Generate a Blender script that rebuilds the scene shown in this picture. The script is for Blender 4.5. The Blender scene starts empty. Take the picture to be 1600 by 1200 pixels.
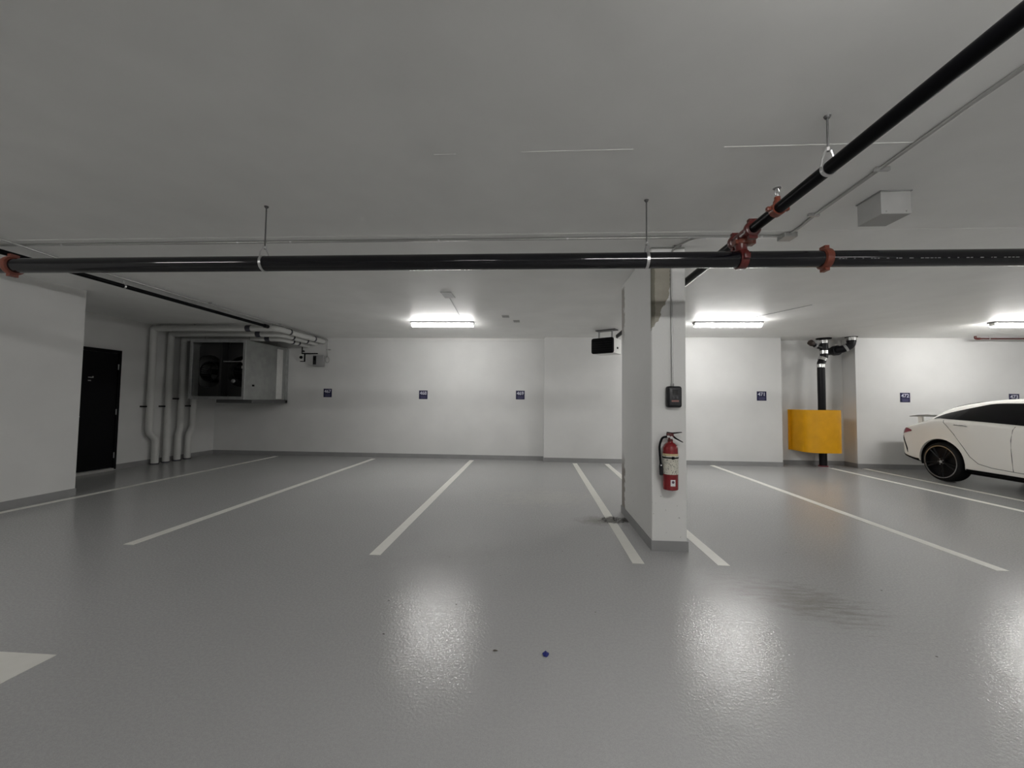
import bpy, bmesh, math, random
from mathutils import Vector, Matrix
random.seed(7)
S = bpy.context.scene
COL = S.collection
PI = math.pi

# ------------------------------------------------------------------ camera, world, exposure
cam_d = bpy.data.cameras.new('camera'); cam = bpy.data.objects.new('camera', cam_d); COL.objects.link(cam)
cam_d.sensor_fit = 'HORIZONTAL'; cam_d.sensor_width = 36.0; cam_d.lens = 36.0 * 620 / 1600
cam_d.clip_start = 0.05; cam_d.clip_end = 200
right = Vector((0.99830814, 0.05695085, 0.01172457))
down = Vector((0.00920371, 0.04432615, -0.99897472))
fwd = Vector((-0.05741217, 0.99739250, 0.04372700))
m = Matrix((right, -down, -fwd)).transposed().to_4x4()
m.translation = Vector((0, 0, 1.45))
cam.matrix_world = m
S.camera = cam
w = bpy.data.worlds.new('world'); S.world = w; w.use_nodes = True
w.node_tree.nodes['Background'].inputs[0].default_value = (0.5, 0.5, 0.5, 1)
w.node_tree.nodes['Background'].inputs[1].default_value = 0.0
S.view_settings.view_transform = 'Standard'; S.view_settings.look = 'None'
S.view_settings.gamma = 1.0; S.view_settings.use_curve_mapping = False
S.view_settings.exposure = 0.0
LAMP_STRENGTH = 66.0

# ------------------------------------------------------------------ materials
MATS = {}
def nodes_of(name):
    mt = bpy.data.materials.new(name); mt.use_nodes = True
    nt = mt.node_tree; return mt, nt, nt.nodes['Principled BSDF']
def mat(name, col, rough=0.5, metal=0.0, spec=0.5, namp=0.0, nscale=8.0, bump=0.0, bscale=60.0, coat=0.0, ramp=0.0):
    if name in MATS: return MATS[name]
    mt, nt, b = nodes_of(name)
    b.inputs['Base Color'].default_value = (*col, 1)
    b.inputs['Roughness'].default_value = rough
    b.inputs['Metallic'].default_value = metal
    b.inputs['Specular IOR Level'].default_value = spec
    b.inputs['Coat Weight'].default_value = coat
    geo = nt.nodes.new('ShaderNodeNewGeometry')
    if namp:
        n = nt.nodes.new('ShaderNodeTexNoise'); n.inputs['Scale'].default_value = nscale; n.inputs['Detail'].default_value = 5
        nt.links.new(geo.outputs['Position'], n.inputs['Vector'])
        r = nt.nodes.new('ShaderNodeMapRange'); r.inputs[1].default_value = 0.3; r.inputs[2].default_value = 0.7
        r.inputs[3].default_value = 1 - namp; r.inputs[4].default_value = 1 + namp
        nt.links.new(n.outputs['Fac'], r.inputs[0])
        mx = nt.nodes.new('ShaderNodeVectorMath'); mx.operation = 'SCALE'; mx.inputs[0].default_value = col
        nt.links.new(r.outputs[0], mx.inputs['Scale']); nt.links.new(mx.outputs[0], b.inputs['Base Color'])
    if bump:
        n2 = nt.nodes.new('ShaderNodeTexNoise'); n2.inputs['Scale'].default_value = bscale; n2.inputs['Detail'].default_value = 3
        nt.links.new(geo.outputs['Position'], n2.inputs['Vector'])
        bp = nt.nodes.new('ShaderNodeBump'); bp.inputs['Strength'].default_value = bump; bp.inputs['Distance'].default_value = 0.01
        nt.links.new(n2.outputs['Fac'], bp.inputs['Height']); nt.links.new(bp.outputs[0], b.inputs['Normal'])
    MATS[name] = mt
    return mt

class NT:
    """small node-building helper"""
    def __init__(s, nt): s.nt = nt
    def val(s, x, sock):
        if isinstance(x, (int, float)): sock.default_value = x
        elif isinstance(x, (tuple, list)): sock.default_value = x
        else: s.nt.links.new(x, sock)
    def math(s, op, a, b=0.0, clamp=False):
        n = s.nt.nodes.new('ShaderNodeMath'); n.operation = op; n.use_clamp = clamp
        s.val(a, n.inputs[0]); s.val(b, n.inputs[1]); return n.outputs[0]
    def pos(s):
        g = s.nt.nodes.new('ShaderNodeNewGeometry'); x = s.nt.nodes.new('ShaderNodeSeparateXYZ')
        s.nt.links.new(g.outputs['Position'], x.inputs[0]); return g.outputs['Position'], x.outputs[0], x.outputs[1], x.outputs[2]
    def noise(s, vec, scale, detail=4, rough=0.5, scl=None):
        if scl:
            mp = s.nt.nodes.new('ShaderNodeMapping'); s.nt.links.new(vec, mp.inputs[0])
            mp.inputs['Scale'].default_value = scl[:3]
            if len(scl) > 3: mp.inputs['Rotation'].default_value = (0, 0, scl[3])
            vec = mp.outputs[0]
        n = s.nt.nodes.new('ShaderNodeTexNoise'); s.nt.links.new(vec, n.inputs['Vector'])
        n.inputs['Scale'].default_value = scale; n.inputs['Detail'].default_value = detail; n.inputs['Roughness'].default_value = rough
        return n.outputs['Fac']
    def ss(s, x, lo, hi, a=0.0, b=1.0):
        r = s.nt.nodes.new('ShaderNodeMapRange'); r.interpolation_type = 'SMOOTHSTEP'
        s.val(x, r.inputs[0]); r.inputs[1].default_value = lo; r.inputs[2].default_value = hi
        r.inputs[3].default_value = a; r.inputs[4].default_value = b; return r.outputs[0]
    def mix(s, f, a, b):
        n = s.nt.nodes.new('ShaderNodeMix'); n.data_type = 'RGBA'
        s.val(f, n.inputs[0])
        s.val((*a, 1) if isinstance(a, tuple) and len(a) == 3 else a, n.inputs[6])
        s.val((*b, 1) if isinstance(b, tuple) and len(b) == 3 else b, n.inputs[7]); return n.outputs[2]
    def blob(s, X, Y, cx, cy, rx, ry, rot, nz, amp=0.8, lo=0.1, hi=0.9):
        """irregular stain: 1 inside an ellipse broken up by noise"""
        dx = s.math('SUBTRACT', X, cx); dy = s.math('SUBTRACT', Y, cy); c, sn = math.cos(rot), math.sin(rot)
        a = s.math('DIVIDE', s.math('ADD', s.math('MULTIPLY', dx, c), s.math('MULTIPLY', dy, sn)), rx)
        b = s.math('DIVIDE', s.math('SUBTRACT', s.math('MULTIPLY', dy, c), s.math('MULTIPLY', dx, sn)), ry)
        d = s.math('SQRT', s.math('ADD', s.math('MULTIPLY', a, a), s.math('MULTIPLY', b, b)))
        v = s.math('ADD', s.math('SUBTRACT', 1.0, d), s.math('MULTIPLY', s.math('SUBTRACT', nz, 0.5), amp * 2))
        return s.ss(v, lo, hi)

def stain_nodes(T, P, X, Y):
    nf = T.noise(P, 9, 6, 0.65)
    ns = T.noise(P, 5, 5, 0.6, (1, 5, 1, 0.6))
    dirt = T.blob(X, Y, 1.02, 5.03, 0.26, 0.15, 0.0, nf, 1.1, 0.0, 0.5)
    dirt2 = T.blob(X, Y, 0.86, 5.00, 0.50, 0.30, 0.1, nf, 0.5)
    scuff = T.blob(X, Y, 1.95, 3.15, 0.60, 0.42, -0.5, ns, 1.3, 0.0, 1.1)
    smear = T.blob(X, Y, 0.15, 6.1, 1.3, 0.9, 0.1, nf, 1.0, 0.1, 1.0)
    smear2 = T.blob(X, Y, -0.75, 3.75, 1.2, 0.4, 0.35, nf, 0.6, 0.0, 1.3)
    return dirt, dirt2, scuff, smear, smear2

def floor_material():
    mt, nt, b = nodes_of('grey_epoxy_floor'); T = NT(nt); P, X, Y, Z = T.pos()
    base = T.mix(T.noise(P, 1.3, 4), (0.40, 0.40, 0.398), (0.44, 0.44, 0.437))
    base = T.mix(T.ss(T.noise(P, 240, 2), 0.35, 0.65, 0, 0.5), base, (0.32, 0.32, 0.32))
    dirt, dirt2, scuff, smear, smear2 = stain_nodes(T, P, X, Y)
    base = T.mix(T.math('MULTIPLY', smear, 0.35), base, (0.50, 0.485, 0.45))
    base = T.mix(T.math('MULTIPLY', smear2, 0.35), base, (0.28, 0.28, 0.27))
    base = T.mix(T.math('MULTIPLY', scuff, 0.6), base, (0.20, 0.19, 0.17))
    base = T.mix(T.math('MULTIPLY', dirt2, 0.6), base, (0.15, 0.14, 0.12))
    base = T.mix(T.math('MULTIPLY', dirt, 0.85), base, (0.018, 0.017, 0.015))
    nt.links.new(base, b.inputs['Base Color'])
    rr = T.math('ADD', T.math('MULTIPLY', T.noise(P, 0.9, 2), 0.05), 0.125)
    rr = T.math('ADD', rr, T.math('MULTIPLY', T.math('MAXIMUM', dirt2, scuff), 0.07))
    nt.links.new(rr, b.inputs['Roughness'])
    nt.links.new(T.ss(T.noise(P, 62, 3, 0.65), 0.40, 0.62, 0.04, 0.44), b.inputs['Specular IOR Level'])   # orange-peel texture breaks up the gloss
    bp = nt.nodes.new('ShaderNodeBump'); bp.inputs['Strength'].default_value = 0.36; bp.inputs['Distance'].default_value = 0.004
    h = T.noise(P, 62, 3, 0.6); nt.links.new(h, bp.inputs['Height']); nt.links.new(bp.outputs[0], b.inputs['Normal'])
    MATS['floor'] = mt; return mt

def line_material():
    mt, nt, b = nodes_of('white_line_paint'); T = NT(nt); P, X, Y, Z = T.pos()
    base = T.mix(T.noise(P, 14, 5), (0.72, 0.71, 0.66), (0.80, 0.79, 0.74))
    dirt, dirt2, scuff, smear, smear2 = stain_nodes(T, P, X, Y)
    base = T.mix(T.math('MULTIPLY', dirt2, 0.3), base, (0.2, 0.19, 0.15))
    base = T.mix(T.math('MULTIPLY', dirt, 0.85), base, (0.04, 0.038, 0.03))
    nt.links.new(base, b.inputs['Base Color']); b.inputs['Roughness'].default_value = 0.45
    MATS['line'] = mt; return mt

def pillar_material():
    mt, nt, b = nodes_of('stained_pillar_paint'); T = NT(nt); P, X, Y, Z = T.pos()
    nf = T.noise(P, 11, 6, 0.65); nn = T.math('SUBTRACT', nf, 0.5)
    paint = T.mix(T.noise(P, 2.0, 4), (0.70, 0.70, 0.68), (0.78, 0.78, 0.765))
    front = T.ss(Y, 4.055, 4.065, 1, 0)
    # bare concrete patch on the front face: wide below the slab, tapering downwards
    wdt = T.math('MULTIPLY', T.math('SUBTRACT', Z, 2.17), 0.50)
    wdt = T.math('MINIMUM', wdt, 0.185)
    e = T.math('ADD', T.math('SUBTRACT', T.math('ADD', wdt, 1.165), X), T.math('MULTIPLY', nn, 0.13))
    bare = T.math('MULTIPLY', T.ss(e, -0.004, 0.004), T.ss(Z, 2.90, 2.94, 1, 0))
    bare = T.math('MULTIPLY', bare, front)
    paint = T.mix(bare, paint, T.mix(nf, (0.27, 0.25, 0.20), (0.38, 0.36, 0.30)))
    edge = T.math('MULTIPLY', T.ss(T.math('ADD', X, T.math('MULTIPLY', nn, 0.03)), 1.198, 1.206, 1, 0), T.math('MULTIPLY', T.ss(Z, 2.2, 2.35), T.ss(Z, 2.92, 2.95, 1, 0)))
    edge = T.math('MULTIPLY', edge, front)
    paint = T.mix(T.math('MULTIPLY', edge, 0.8), paint, (0.11, 0.105, 0.075))
    # rust and dirt along the far vertical edge of the side face
    back = T.ss(T.math('ADD', Y, T.math('MULTIPLY', nn, 0.45)), 5.20, 5.26)
    hi = T.math('MULTIPLY', T.ss(Z, 2.15, 2.5), T.ss(Z, 2.95, 3.0, 1, 0)); lo = T.ss(Z, 0.55, 0.85, 1, 0)
    side = T.math('MULTIPLY', back, T.math('MAXIMUM', T.math('MULTIPLY', hi, 0.85), lo))
    paint = T.mix(T.math('MULTIPLY', side, 0.85), paint, T.mix(nf, (0.10, 0.075, 0.055), (0.22, 0.19, 0.15)))
    # a few chips
    ch = T.math('MULTIPLY', T.ss(T.noise(P, 38, 2), 0.73, 0.75), T.ss(Z, 1.2, 0.3))
    paint = T.mix(T.math('MULTIPLY', ch, 0.6), paint, (0.2, 0.19, 0.17))
    nt.links.new(paint, b.inputs['Base Color']); b.inputs['Roughness'].default_value = 0.55
    bp = nt.nodes.new('ShaderNodeBump'); bp.inputs['Strength'].default_value = 0.12; bp.inputs['Distance'].default_value = 0.01
    nt.links.new(T.noise(P, 25, 5), bp.inputs['Height']); nt.links.new(bp.outputs[0], b.inputs['Normal'])
    MATS['pillar'] = mt; return mt

def emit(name, col, st):
    mt = bpy.data.materials.new(name); mt.use_nodes = True; nt = mt.node_tree
    b = nt.nodes['Principled BSDF']; b.inputs['Base Color'].default_value = (0.9, 0.9, 0.9, 1)
    b.inputs['Emission Color'].default_value = (*col, 1); b.inputs['Emission Strength'].default_value = st
    MATS[name] = mt; return mt

def label_material():
    """extinguisher instruction label: off-white print with small dark marks"""
    mt, nt, b = nodes_of('printed_label'); T = NT(nt); P, X, Y, Z = T.pos()
    mk = T.ss(T.noise(P, 95, 2, 0.5, (1, 1, 0.8)), 0.57, 0.61)
    base = T.mix(T.math('MULTIPLY', mk, 0.8), (0.62, 0.60, 0.52), (0.08, 0.09, 0.08))
    base = T.mix(T.ss(Z, 0.945, 0.95), base, (0.62, 0.50, 0.28))
    nt.links.new(base, b.inputs['Base Color']); b.inputs['Roughness'].default_value = 0.4
    MATS['label'] = mt; return mt

M_FLOOR = floor_material(); M_LINE = line_material(); M_PILLAR = pillar_material()
M_WALL = mat('white_wall_paint', (0.68, 0.68, 0.667), 0.55, namp=0.035, nscale=1.7, bump=0.06, bscale=14)
M_CEIL = mat('ceiling_paint', (0.87, 0.87, 0.85), 0.46, spec=0.08, namp=0.03, nscale=2.0, bump=0.05, bscale=9)
M_BASE = mat('grey_base_paint', (0.27, 0.27, 0.27), 0.45, namp=0.06, nscale=5)
M_LAMPS = {f: emit('lamp_diffuser_%d' % int(f * 100), (1.0, 0.985, 0.965), LAMP_STRENGTH * f) for f in (0.7, 1.0, 1.25)}   # weaker to the left, stronger to the right, to balance the brightness
M_WHITE = mat('white_enamel', (0.72, 0.72, 0.70), 0.4)
M_BLKPIPE = mat('black_pipe_paint', (0.004, 0.004, 0.006), 0.07, spec=0.5)
M_BRANCH = mat('matt_black_pipe', (0.004, 0.004, 0.005), 0.3, spec=0.06)
M_CAST = mat('black_cast_iron', (0.006, 0.006, 0.008), 0.4, spec=0.25, bump=0.05)
M_RED = mat('red_oxide_fitting', (0.095, 0.014, 0.012), 0.3, namp=0.2, nscale=30)
M_REDO = mat('orange_red_fitting', (0.17, 0.040, 0.022), 0.35, namp=0.15, nscale=30)
M_GALV = mat('galvanised_steel', (0.50, 0.51, 0.51), 0.40, 0.9, namp=0.10, nscale=12)
M_GALVD = mat('dull_galvanised_panel', (0.36, 0.37, 0.36), 0.5, 0.6, namp=0.10, nscale=6)
M_STRIP = mat('bright_zinc_strip', (0.72, 0.72, 0.70), 0.45, 0.3, namp=0.05)
M_ZINC = mat('zinc_plated', (0.62, 0.62, 0.62), 0.32, 0.9)
M_STEEL = mat('stainless_clamp', (0.75, 0.75, 0.74), 0.22, 1.0)
M_ROD = mat('dull_threaded_rod', (0.11, 0.11, 0.11), 0.5, 0.3)
M_GREYM = mat('grey_metal_paint', (0.33, 0.33, 0.33), 0.5)
M_CONDUIT = mat('conduit_zinc', (0.42, 0.42, 0.41), 0.35, 0.7)
M_PVC = mat('white_pipe_insulation', (0.66, 0.66, 0.64), 0.5, namp=0.03)
M_COUP = mat('dark_rubber_coupling', (0.055, 0.055, 0.07), 0.55)
M_BLACK = mat('black_paint', (0.004, 0.004, 0.005), 0.5, spec=0.1)
M_DARK = mat('dark_interior', (0.010, 0.010, 0.010), 0.6, spec=0.15)
M_CHAR = mat('charcoal_plastic', (0.016, 0.016, 0.018), 0.4, spec=0.3)
M_YEL = mat('safety_yellow', (0.74, 0.36, 0.003), 0.42, namp=0.06, nscale=6)
M_EXT = mat('extinguisher_red', (0.21, 0.006, 0.010), 0.25, coat=0.3)
M_LABEL = label_material()
M_TAG = mat('white_print', (0.75, 0.75, 0.75), 0.5)
M_NAVY = mat('navy_sign', (0.012, 0.012, 0.055), 0.4)
M_SIGNW = mat('sign_white', (0.62, 0.62, 0.70), 0.5)
M_SIGND = mat('sign_faint_print', (0.11, 0.11, 0.20), 0.5)
M_CARW = mat('white_car_paint', (0.93, 0.91, 0.86), 0.25, coat=0.5)
M_GLASS = mat('tinted_car_glass', (0.002, 0.002, 0.003), 0.08, spec=0.15)
M_TYRE = mat('tyre_rubber', (0.008, 0.008, 0.008), 0.7, spec=0.2)
M_RIM = mat('black_alloy', (0.008, 0.008, 0.009), 0.4, 0.0, spec=0.2)
M_LIP = mat('machined_rim_lip', (0.45, 0.45, 0.45), 0.3, 0.9)
M_TAIL = mat('tail_lamp_red', (0.22, 0.01, 0.03), 0.15)
M_CHROME = mat('chrome', (0.8, 0.8, 0.8), 0.12, 1.0)
M_SEAM = mat('shut_line', (0.06, 0.06, 0.055), 0.7)
M_BLUE = mat('blue_plastic_scrap', (0.010, 0.016, 0.16), 0.35)
M_LEAF = mat('dry_brown_leaf', (0.06, 0.05, 0.035), 0.8)

# ------------------------------------------------------------------ object helpers
ORG = {}
def tag(o, label=None, cat=None, group=None, kind=None):
    if label: o['label'] = label
    if cat: o['category'] = cat
    if group: o['group'] = group
    if kind: o['kind'] = kind
    return o
def thing(name, loc, label, cat, group=None, kind=None):
    o = bpy.data.objects.new(name, None); COL.objects.link(o); o.location = loc
    o.empty_display_size = 0.1; ORG[o.name] = Vector(loc)
    return tag(o, label, cat, group, kind)
def obj(name, bm, material, parent=None, smooth=False, label=None, cat=None, group=None, kind=None, autosmooth=True):
    """link a bmesh built in world coordinates as ONE mesh object"""
    bmesh.ops.recalc_face_normals(bm, faces=bm.faces)
    vs = [v.co for v in bm.verts]
    if parent is not None: org = ORG[parent.name]
    else:
        org = Vector(((min(v.x for v in vs) + max(v.x for v in vs)) / 2, (min(v.y for v in vs) + max(v.y for v in vs)) / 2, min(v.z for v in vs)))
    bmesh.ops.translate(bm, verts=bm.verts, vec=-org)
    me = bpy.data.meshes.new(name); bm.to_mesh(me); bm.free()
    if smooth:
        for p in me.polygons: p.use_smooth = True
        if autosmooth: me.set_sharp_from_angle(angle=math.radians(38))
    o = bpy.data.objects.new(name, me); COL.objects.link(o)
    for mt in (material if isinstance(material, (list, tuple)) else [material]): me.materials.append(mt)
    ORG[o.name] = org
    if parent is not None: o.parent = parent; o.location = (0, 0, 0)
    else: o.location = org
    return tag(o, label, cat, group, kind)
def NB(): return bmesh.new()
def box(bm, x0, x1, y0, y1, z0, z1, bev=0.0, seg=2):
    r = bmesh.ops.create_cube(bm, size=1.0)
    for v in r['verts']:
        v.co = Vector(((x0 + x1) / 2 + v.co.x * (x1 - x0), (y0 + y1) / 2 + v.co.y * (y1 - y0), (z0 + z1) / 2 + v.co.z * (z1 - z0)))
    if bev:
        es = set(e for v in r['verts'] for e in v.link_edges)
        bmesh.ops.bevel(bm, geom=list(es), offset=bev, segments=seg, affect='EDGES', profile=0.5)
    return bm
def frame_of(d):
    d = d.normalized(); a = Vector((0, 0, 1)) if abs(d.z) < 0.9 else Vector((1, 0, 0))
    u = d.cross(a).normalized(); return u, d.cross(u).normalized()
def ring(bm, c, u, v, r, n): return [bm.verts.new(c + (u * math.cos(2 * PI * i / n) + v * math.sin(2 * PI * i / n)) * r) for i in range(n)]
def skin(bm, rings, caps=True, closed=False):
    n = len(rings[0]); k = len(rings)
    for j in range(k if closed else k - 1):
        a, b = rings[j], rings[(j + 1) % k]
        for i in range(n): bm.faces.new((a[i], a[(i + 1) % n], b[(i + 1) % n], b[i]))
    if caps and not closed: bm.faces.new(rings[0][::-1]); bm.faces.new(rings[-1])
def fillet(pts, r, seg=6):
    pts = [Vector(p) for p in pts]
    if not r: return pts
    out = [pts[0]]
    for a, b, c in zip(pts, pts[1:], pts[2:]):
        d1 = (a - b); d2 = (c - b); L = min(r, d1.length * 0.49, d2.length * 0.49)
        p, q = b + d1.normalized() * L, b + d2.normalized() * L
        for i in range(seg + 1):
            t = i / seg; out.append(p * (1 - t) ** 2 + b * 2 * t * (1 - t) + q * t * t)
    out.append(pts[-1]); return out
def tube(bm, pts, r, n=16, fr=0.0, seg=6, caps=True, rads=None):
    P = fillet(pts, fr, seg); rings = []; u = None
    for i, p in enumerate(P):
        d = (P[min(i + 1, len(P) - 1)] - P[max(i - 1, 0)]).normalized()
        if u is None: u, v = frame_of(d)
        else:
            u = (u - d * u.dot(d)).normalized(); v = d.cross(u)
        rings.append(ring(bm, p, u, v, rads[i] if rads else r, n))
    skin(bm, rings, caps); return bm
def lathe(bm, base, axis, prof, n=24, caps=True):
    """prof: (distance along axis, radius)"""
    base = Vector(base); axis = Vector(axis).normalized(); u, v = frame_of(axis)
    skin(bm, [ring(bm, base + axis * t, u, v, max(r, 1e-4), n) for t, r in prof], caps); return bm
def cyl(bm, a, b, r, n=16):
    a = Vector(a); b = Vector(b); return lathe(bm, a, b - a, [(0, r), ((b - a).length, r)], n)
def prism(bm, poly, d):
    """poly: list of 3D points, extruded by vector d"""
    a = [bm.verts.new(Vector(p)) for p in poly]; b = [bm.verts.new(Vector(p) + Vector(d)) for p in poly]
    skin(bm, [a, b]); return bm
def band(bm, base, axis, r, w, th, n=24):
    """open strap ring around an axis"""
    base = Vector(base); axis = Vector(axis).normalized(); u, v = frame_of(axis)
    rs = [ring(bm, base + axis * t, u, v, rr, n) for t, rr in ((-w / 2, r), (-w / 2, r + th), (w / 2, r + th), (w / 2, r))]
    skin(bm, rs, False, True); return bm

# ------------------------------------------------------------------ structure
CZ = 3.03
bm = NB(); box(bm, -8.6, 17.2, -9.2, 10.4, -0.2, 0.0)
obj('floor', bm, M_FLOOR, label='grey epoxy coated parkade floor', cat='floor', kind='structure')
bm = NB(); box(bm, -8.6, 17.2, -9.2, 10.4, CZ, CZ + 0.25)
ceiling = obj('ceiling', bm, M_CEIL, label='painted concrete slab ceiling', cat='ceiling', kind='structure')
def ext_wall(name, outline, label):
    bm = NB(); prism(bm, [(x, y, 0) for x, y in outline], (0, 0, CZ))
    return obj(name, bm, M_WALL, label=label, cat='wall', kind='structure')
YB, YP, YR = 9.90, 9.68, 10.08      # left bay, projecting pier, pipe recess
XB0, XB1, XR0, XR1 = -8.32, 0.23, 5.80, 7.47
def box_wall(name, x0, x1, y0, y1, label): return ext_wall(name, [(x0, y0), (x1, y0), (x1, y1), (x0, y1)], label)
XN, YN = -6.71, 5.50
box_wall('wall_back', -8.6, XB1, YB, 10.4, 'white concrete back wall behind spaces 467 to 469')
box_wall('wall_back_pier', XB1, XR0, YP, 10.4, 'white wall section standing slightly proud behind the pillar')
box_wall('wall_back_recess', XR0, XR1, YR, 10.4, 'white back of the recess around the drain pipe')
box_wall('wall_back_car', XR1, 17.2, YP, 10.4, 'white wall section behind the parked car')
box_wall('wall_left', -8.6, XN, -9.0, YN, 'white side wall ending at the door nook')
box_wall('wall_nook', -8.6, XB0, YN, YB, 'white recessed side wall with the black door')
ext_wall('wall_right', [(17.0, -9.0), (17.2, -9.0), (17.2, 9.68), (17.0, 9.68)], 'white far side wall')
ext_wall('wall_rear', [(-8.6, -9.2), (17.2, -9.2), (17.2, -9.0), (-8.6, -9.0)], 'white wall behind the driving aisle')
def base_run(name, segs, label):
    """grey painted upturn along a wall; segs are (x0,x1,y0,y1) strips"""
    bm = NB()
    for s in segs: box(bm, *s, 0.0, 0.105)
    return obj(name, bm, M_BASE, label=label, cat='baseboard', kind='structure')
t = 0.008
base_run('baseboard_back', [(XB0, XB1, YB - t, YB), (XB1 - t, XB1, YP - t, YB - t), (XB1, XR0 + t, YP - t, YP), (XR0, XR0 + t, YP, YR), (XR0 + t, XR1 - t, YR - t, YR), (XR1 - t, XR1, YP, YR), (XR1 - t, 17.0, YP - t, YP)],
         'grey painted base band along the white back wall')
base_run('baseboard_left', [(XN, XN + t, -9.0, YN + t), (XB0, XN, YN, YN + t), (XB0, XB0 + t, YN + t, 6.55), (XB0, XB0 + t, 7.50, YB - t)], 'grey painted base band along the side wall')
bm = NB(); box(bm, XB0, XB1, YB - 0.02, YB, 2.955, CZ)
obj('trim_1', bm, M_WALL, label='narrow ledge along the top of the back wall', cat='trim', kind='structure')
# slab joints and skim ridges on the ceiling
for i, (x0, x1, y, wd, mt) in enumerate([(-6.7, 16.9, 3.68, 0.006, M_CEIL), (-0.66, -0.52, 2.452, 0.0015, M_CEIL), (-0.10, 0.60, 2.447, 0.0022, M_WHITE), (1.15, 2.25, 2.445, 0.0015, M_CEIL)]):
    bm = NB(); box(bm, x0, x1, y - wd, y + wd, CZ - 0.0018, CZ + 0.001)
    obj('trim_%d' % (i + 2), bm, mt, label=['long raised joint line across the ceiling', 'short pale ridge in the ceiling skim coat', 'long pale ridge in the ceiling skim coat', 'faint pale ridge in the ceiling crossed by the sprinkler pipe'][i], cat='trim', kind='structure')

# pillar
PX0, PX1, PY0, PY1 = 1.165, 1.505, 4.04, 5.40
pil = thing('pillar', ((PX0 + PX1) / 2, (PY0 + PY1) / 2, 0), 'white concrete pillar with peeled paint carrying a red fire extinguisher', 'pillar', kind='structure')
bm = NB(); box(bm, PX0, PX1, PY0, PY1, 0, CZ, 0.012, 2); obj('shaft', bm, M_PILLAR, pil)
bm = NB()
for s in ((PX0 - t, PX1 + t, PY0 - t, PY0), (PX0 - t, PX0, PY0, PY1), (PX1, PX1 + t, PY0, PY1), (PX0 - t, PX1 + t, PY1, PY1 + t)): box(bm, *s, 0, 0.10)
obj('base_band', bm, M_BASE, pil, label='grey painted base band')

# ------------------------------------------------------------------ parking lines
def pline(a, b, label, wd=0.105):
    bm = NB(); (x0, y0), (x1, y1) = a, b
    prism(bm, [(x0 - wd / 2, y0, 0), (x0 + wd / 2, y0, 0), (x1 + wd / 2, y1, 0), (x1 - wd / 2, y1, 0)], (0, 0, 0.002))
    obj('parking_line', bm, M_LINE, label=label, cat='parking line', group='painted parking lines')
pline((-6.60, 3.75), (-6.47, 9.70), 'white parking line running beside the nook with the black door')
pline((-3.97, 3.74), (-3.94, 9.62), 'white parking line ending below the wall between control box and first strip light')
pline((-1.48, 3.70), (-1.52, 9.70), 'white parking line with a clean square end on the pillar bay side of sign 468')
pline((0.95, 3.71), (0.96, 9.55), 'white parking line soiled with black dirt near the pillar')
pline((1.71, 3.73), (1.71, 9.55), 'white parking line passing behind the pillar to its open side')
pline((4.16, 3.83), (4.18, 9.66), 'white parking line between the pillar bay and space 471')
pline((6.83, 3.83), (6.82, 9.62), 'white parking line starting at the foot of the black drain pipe')
pline((7.58, 3.83), (7.58, 9.64), 'white parking line running along the white car')
bm = NB(); prism(bm, [(-6.0, 1.70, 0), (-2.68, 1.70, 0), (-2.66, 2.14, 0), (-6.0, 2.16, 0)], (0, 0, 0.002))
obj('stop_bar', bm, M_LINE, label='broad white painted bar on the open driving aisle', cat='road marking')

# ------------------------------------------------------------------ fluorescent lamps
def lamp(x, y, label, f, L=1.26):
    o = thing('strip_light', (x, y, CZ - 0.115), label, 'light', 'fluorescent strip lights')
    bm = NB(); box(bm, x - L / 2 - 0.005, x + L / 2 + 0.005, y - 0.078, y + 0.078, CZ - 0.034, CZ, 0.004); obj('housing', bm, M_GREYM, o)
    bm = NB(); n = 10; prof = []
    for i in range(n + 1):
        a = PI * i / n; prof.append((0.066 * math.cos(a), -0.034 - 0.070 * math.sin(a)))
    A = [bm.verts.new((x - L / 2 + 0.012, y + p[0], CZ + p[1])) for p in prof]; B = [bm.verts.new((x + L / 2 - 0.012, y + p[0], CZ + p[1])) for p in prof]
    skin(bm, [A, B]); obj('diffuser', bm, M_LAMPS[f], o, smooth=True)
    for s in (-1, 1):
        bm = NB(); xe = x + s * (L / 2 - 0.012); box(bm, min(xe, xe + s * 0.012), max(xe, xe + s * 0.012), y - 0.05, y + 0.05, CZ - 0.08, CZ - 0.001, 0.004); obj('end_cap', bm, M_WHITE, o)
for x, y, lb in [(-1.86, 7.82, 'lit strip light on the ceiling before the signs 468 and 469'),
                 (3.70, 7.82, 'lit strip light on the ceiling just past the pillar'),
                 (9.10, 7.82, 'lit strip light on the ceiling over the rear of the white car'),
                 (14.6, 7.82, 'lit strip light on the ceiling beyond the white car'),
                 (-4.90, 0.50, 'lit strip light above the aisle beside the left side wall'),
                 (1.30, 0.50, 'lit strip light above the aisle in front of the pillar'),
                 (7.60, 0.50, 'lit strip light above the aisle in front of the white car'),
                 (13.9, 0.50, 'lit strip light above the aisle past the white car'),
                 (-1.86, -6.5, 'added fill strip light behind the camera by the side wall'),  # unseen rear row, added to lift the ambient light
                 (3.70, -6.5, 'added fill strip light behind the camera in the middle of its row'),
                 (9.20, -6.5, 'added fill strip light behind the camera at the far end of its row')]: lamp(x, y, lb, 0.7 if x < -4 else 1.0 if x < 0 else 1.25)

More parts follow.
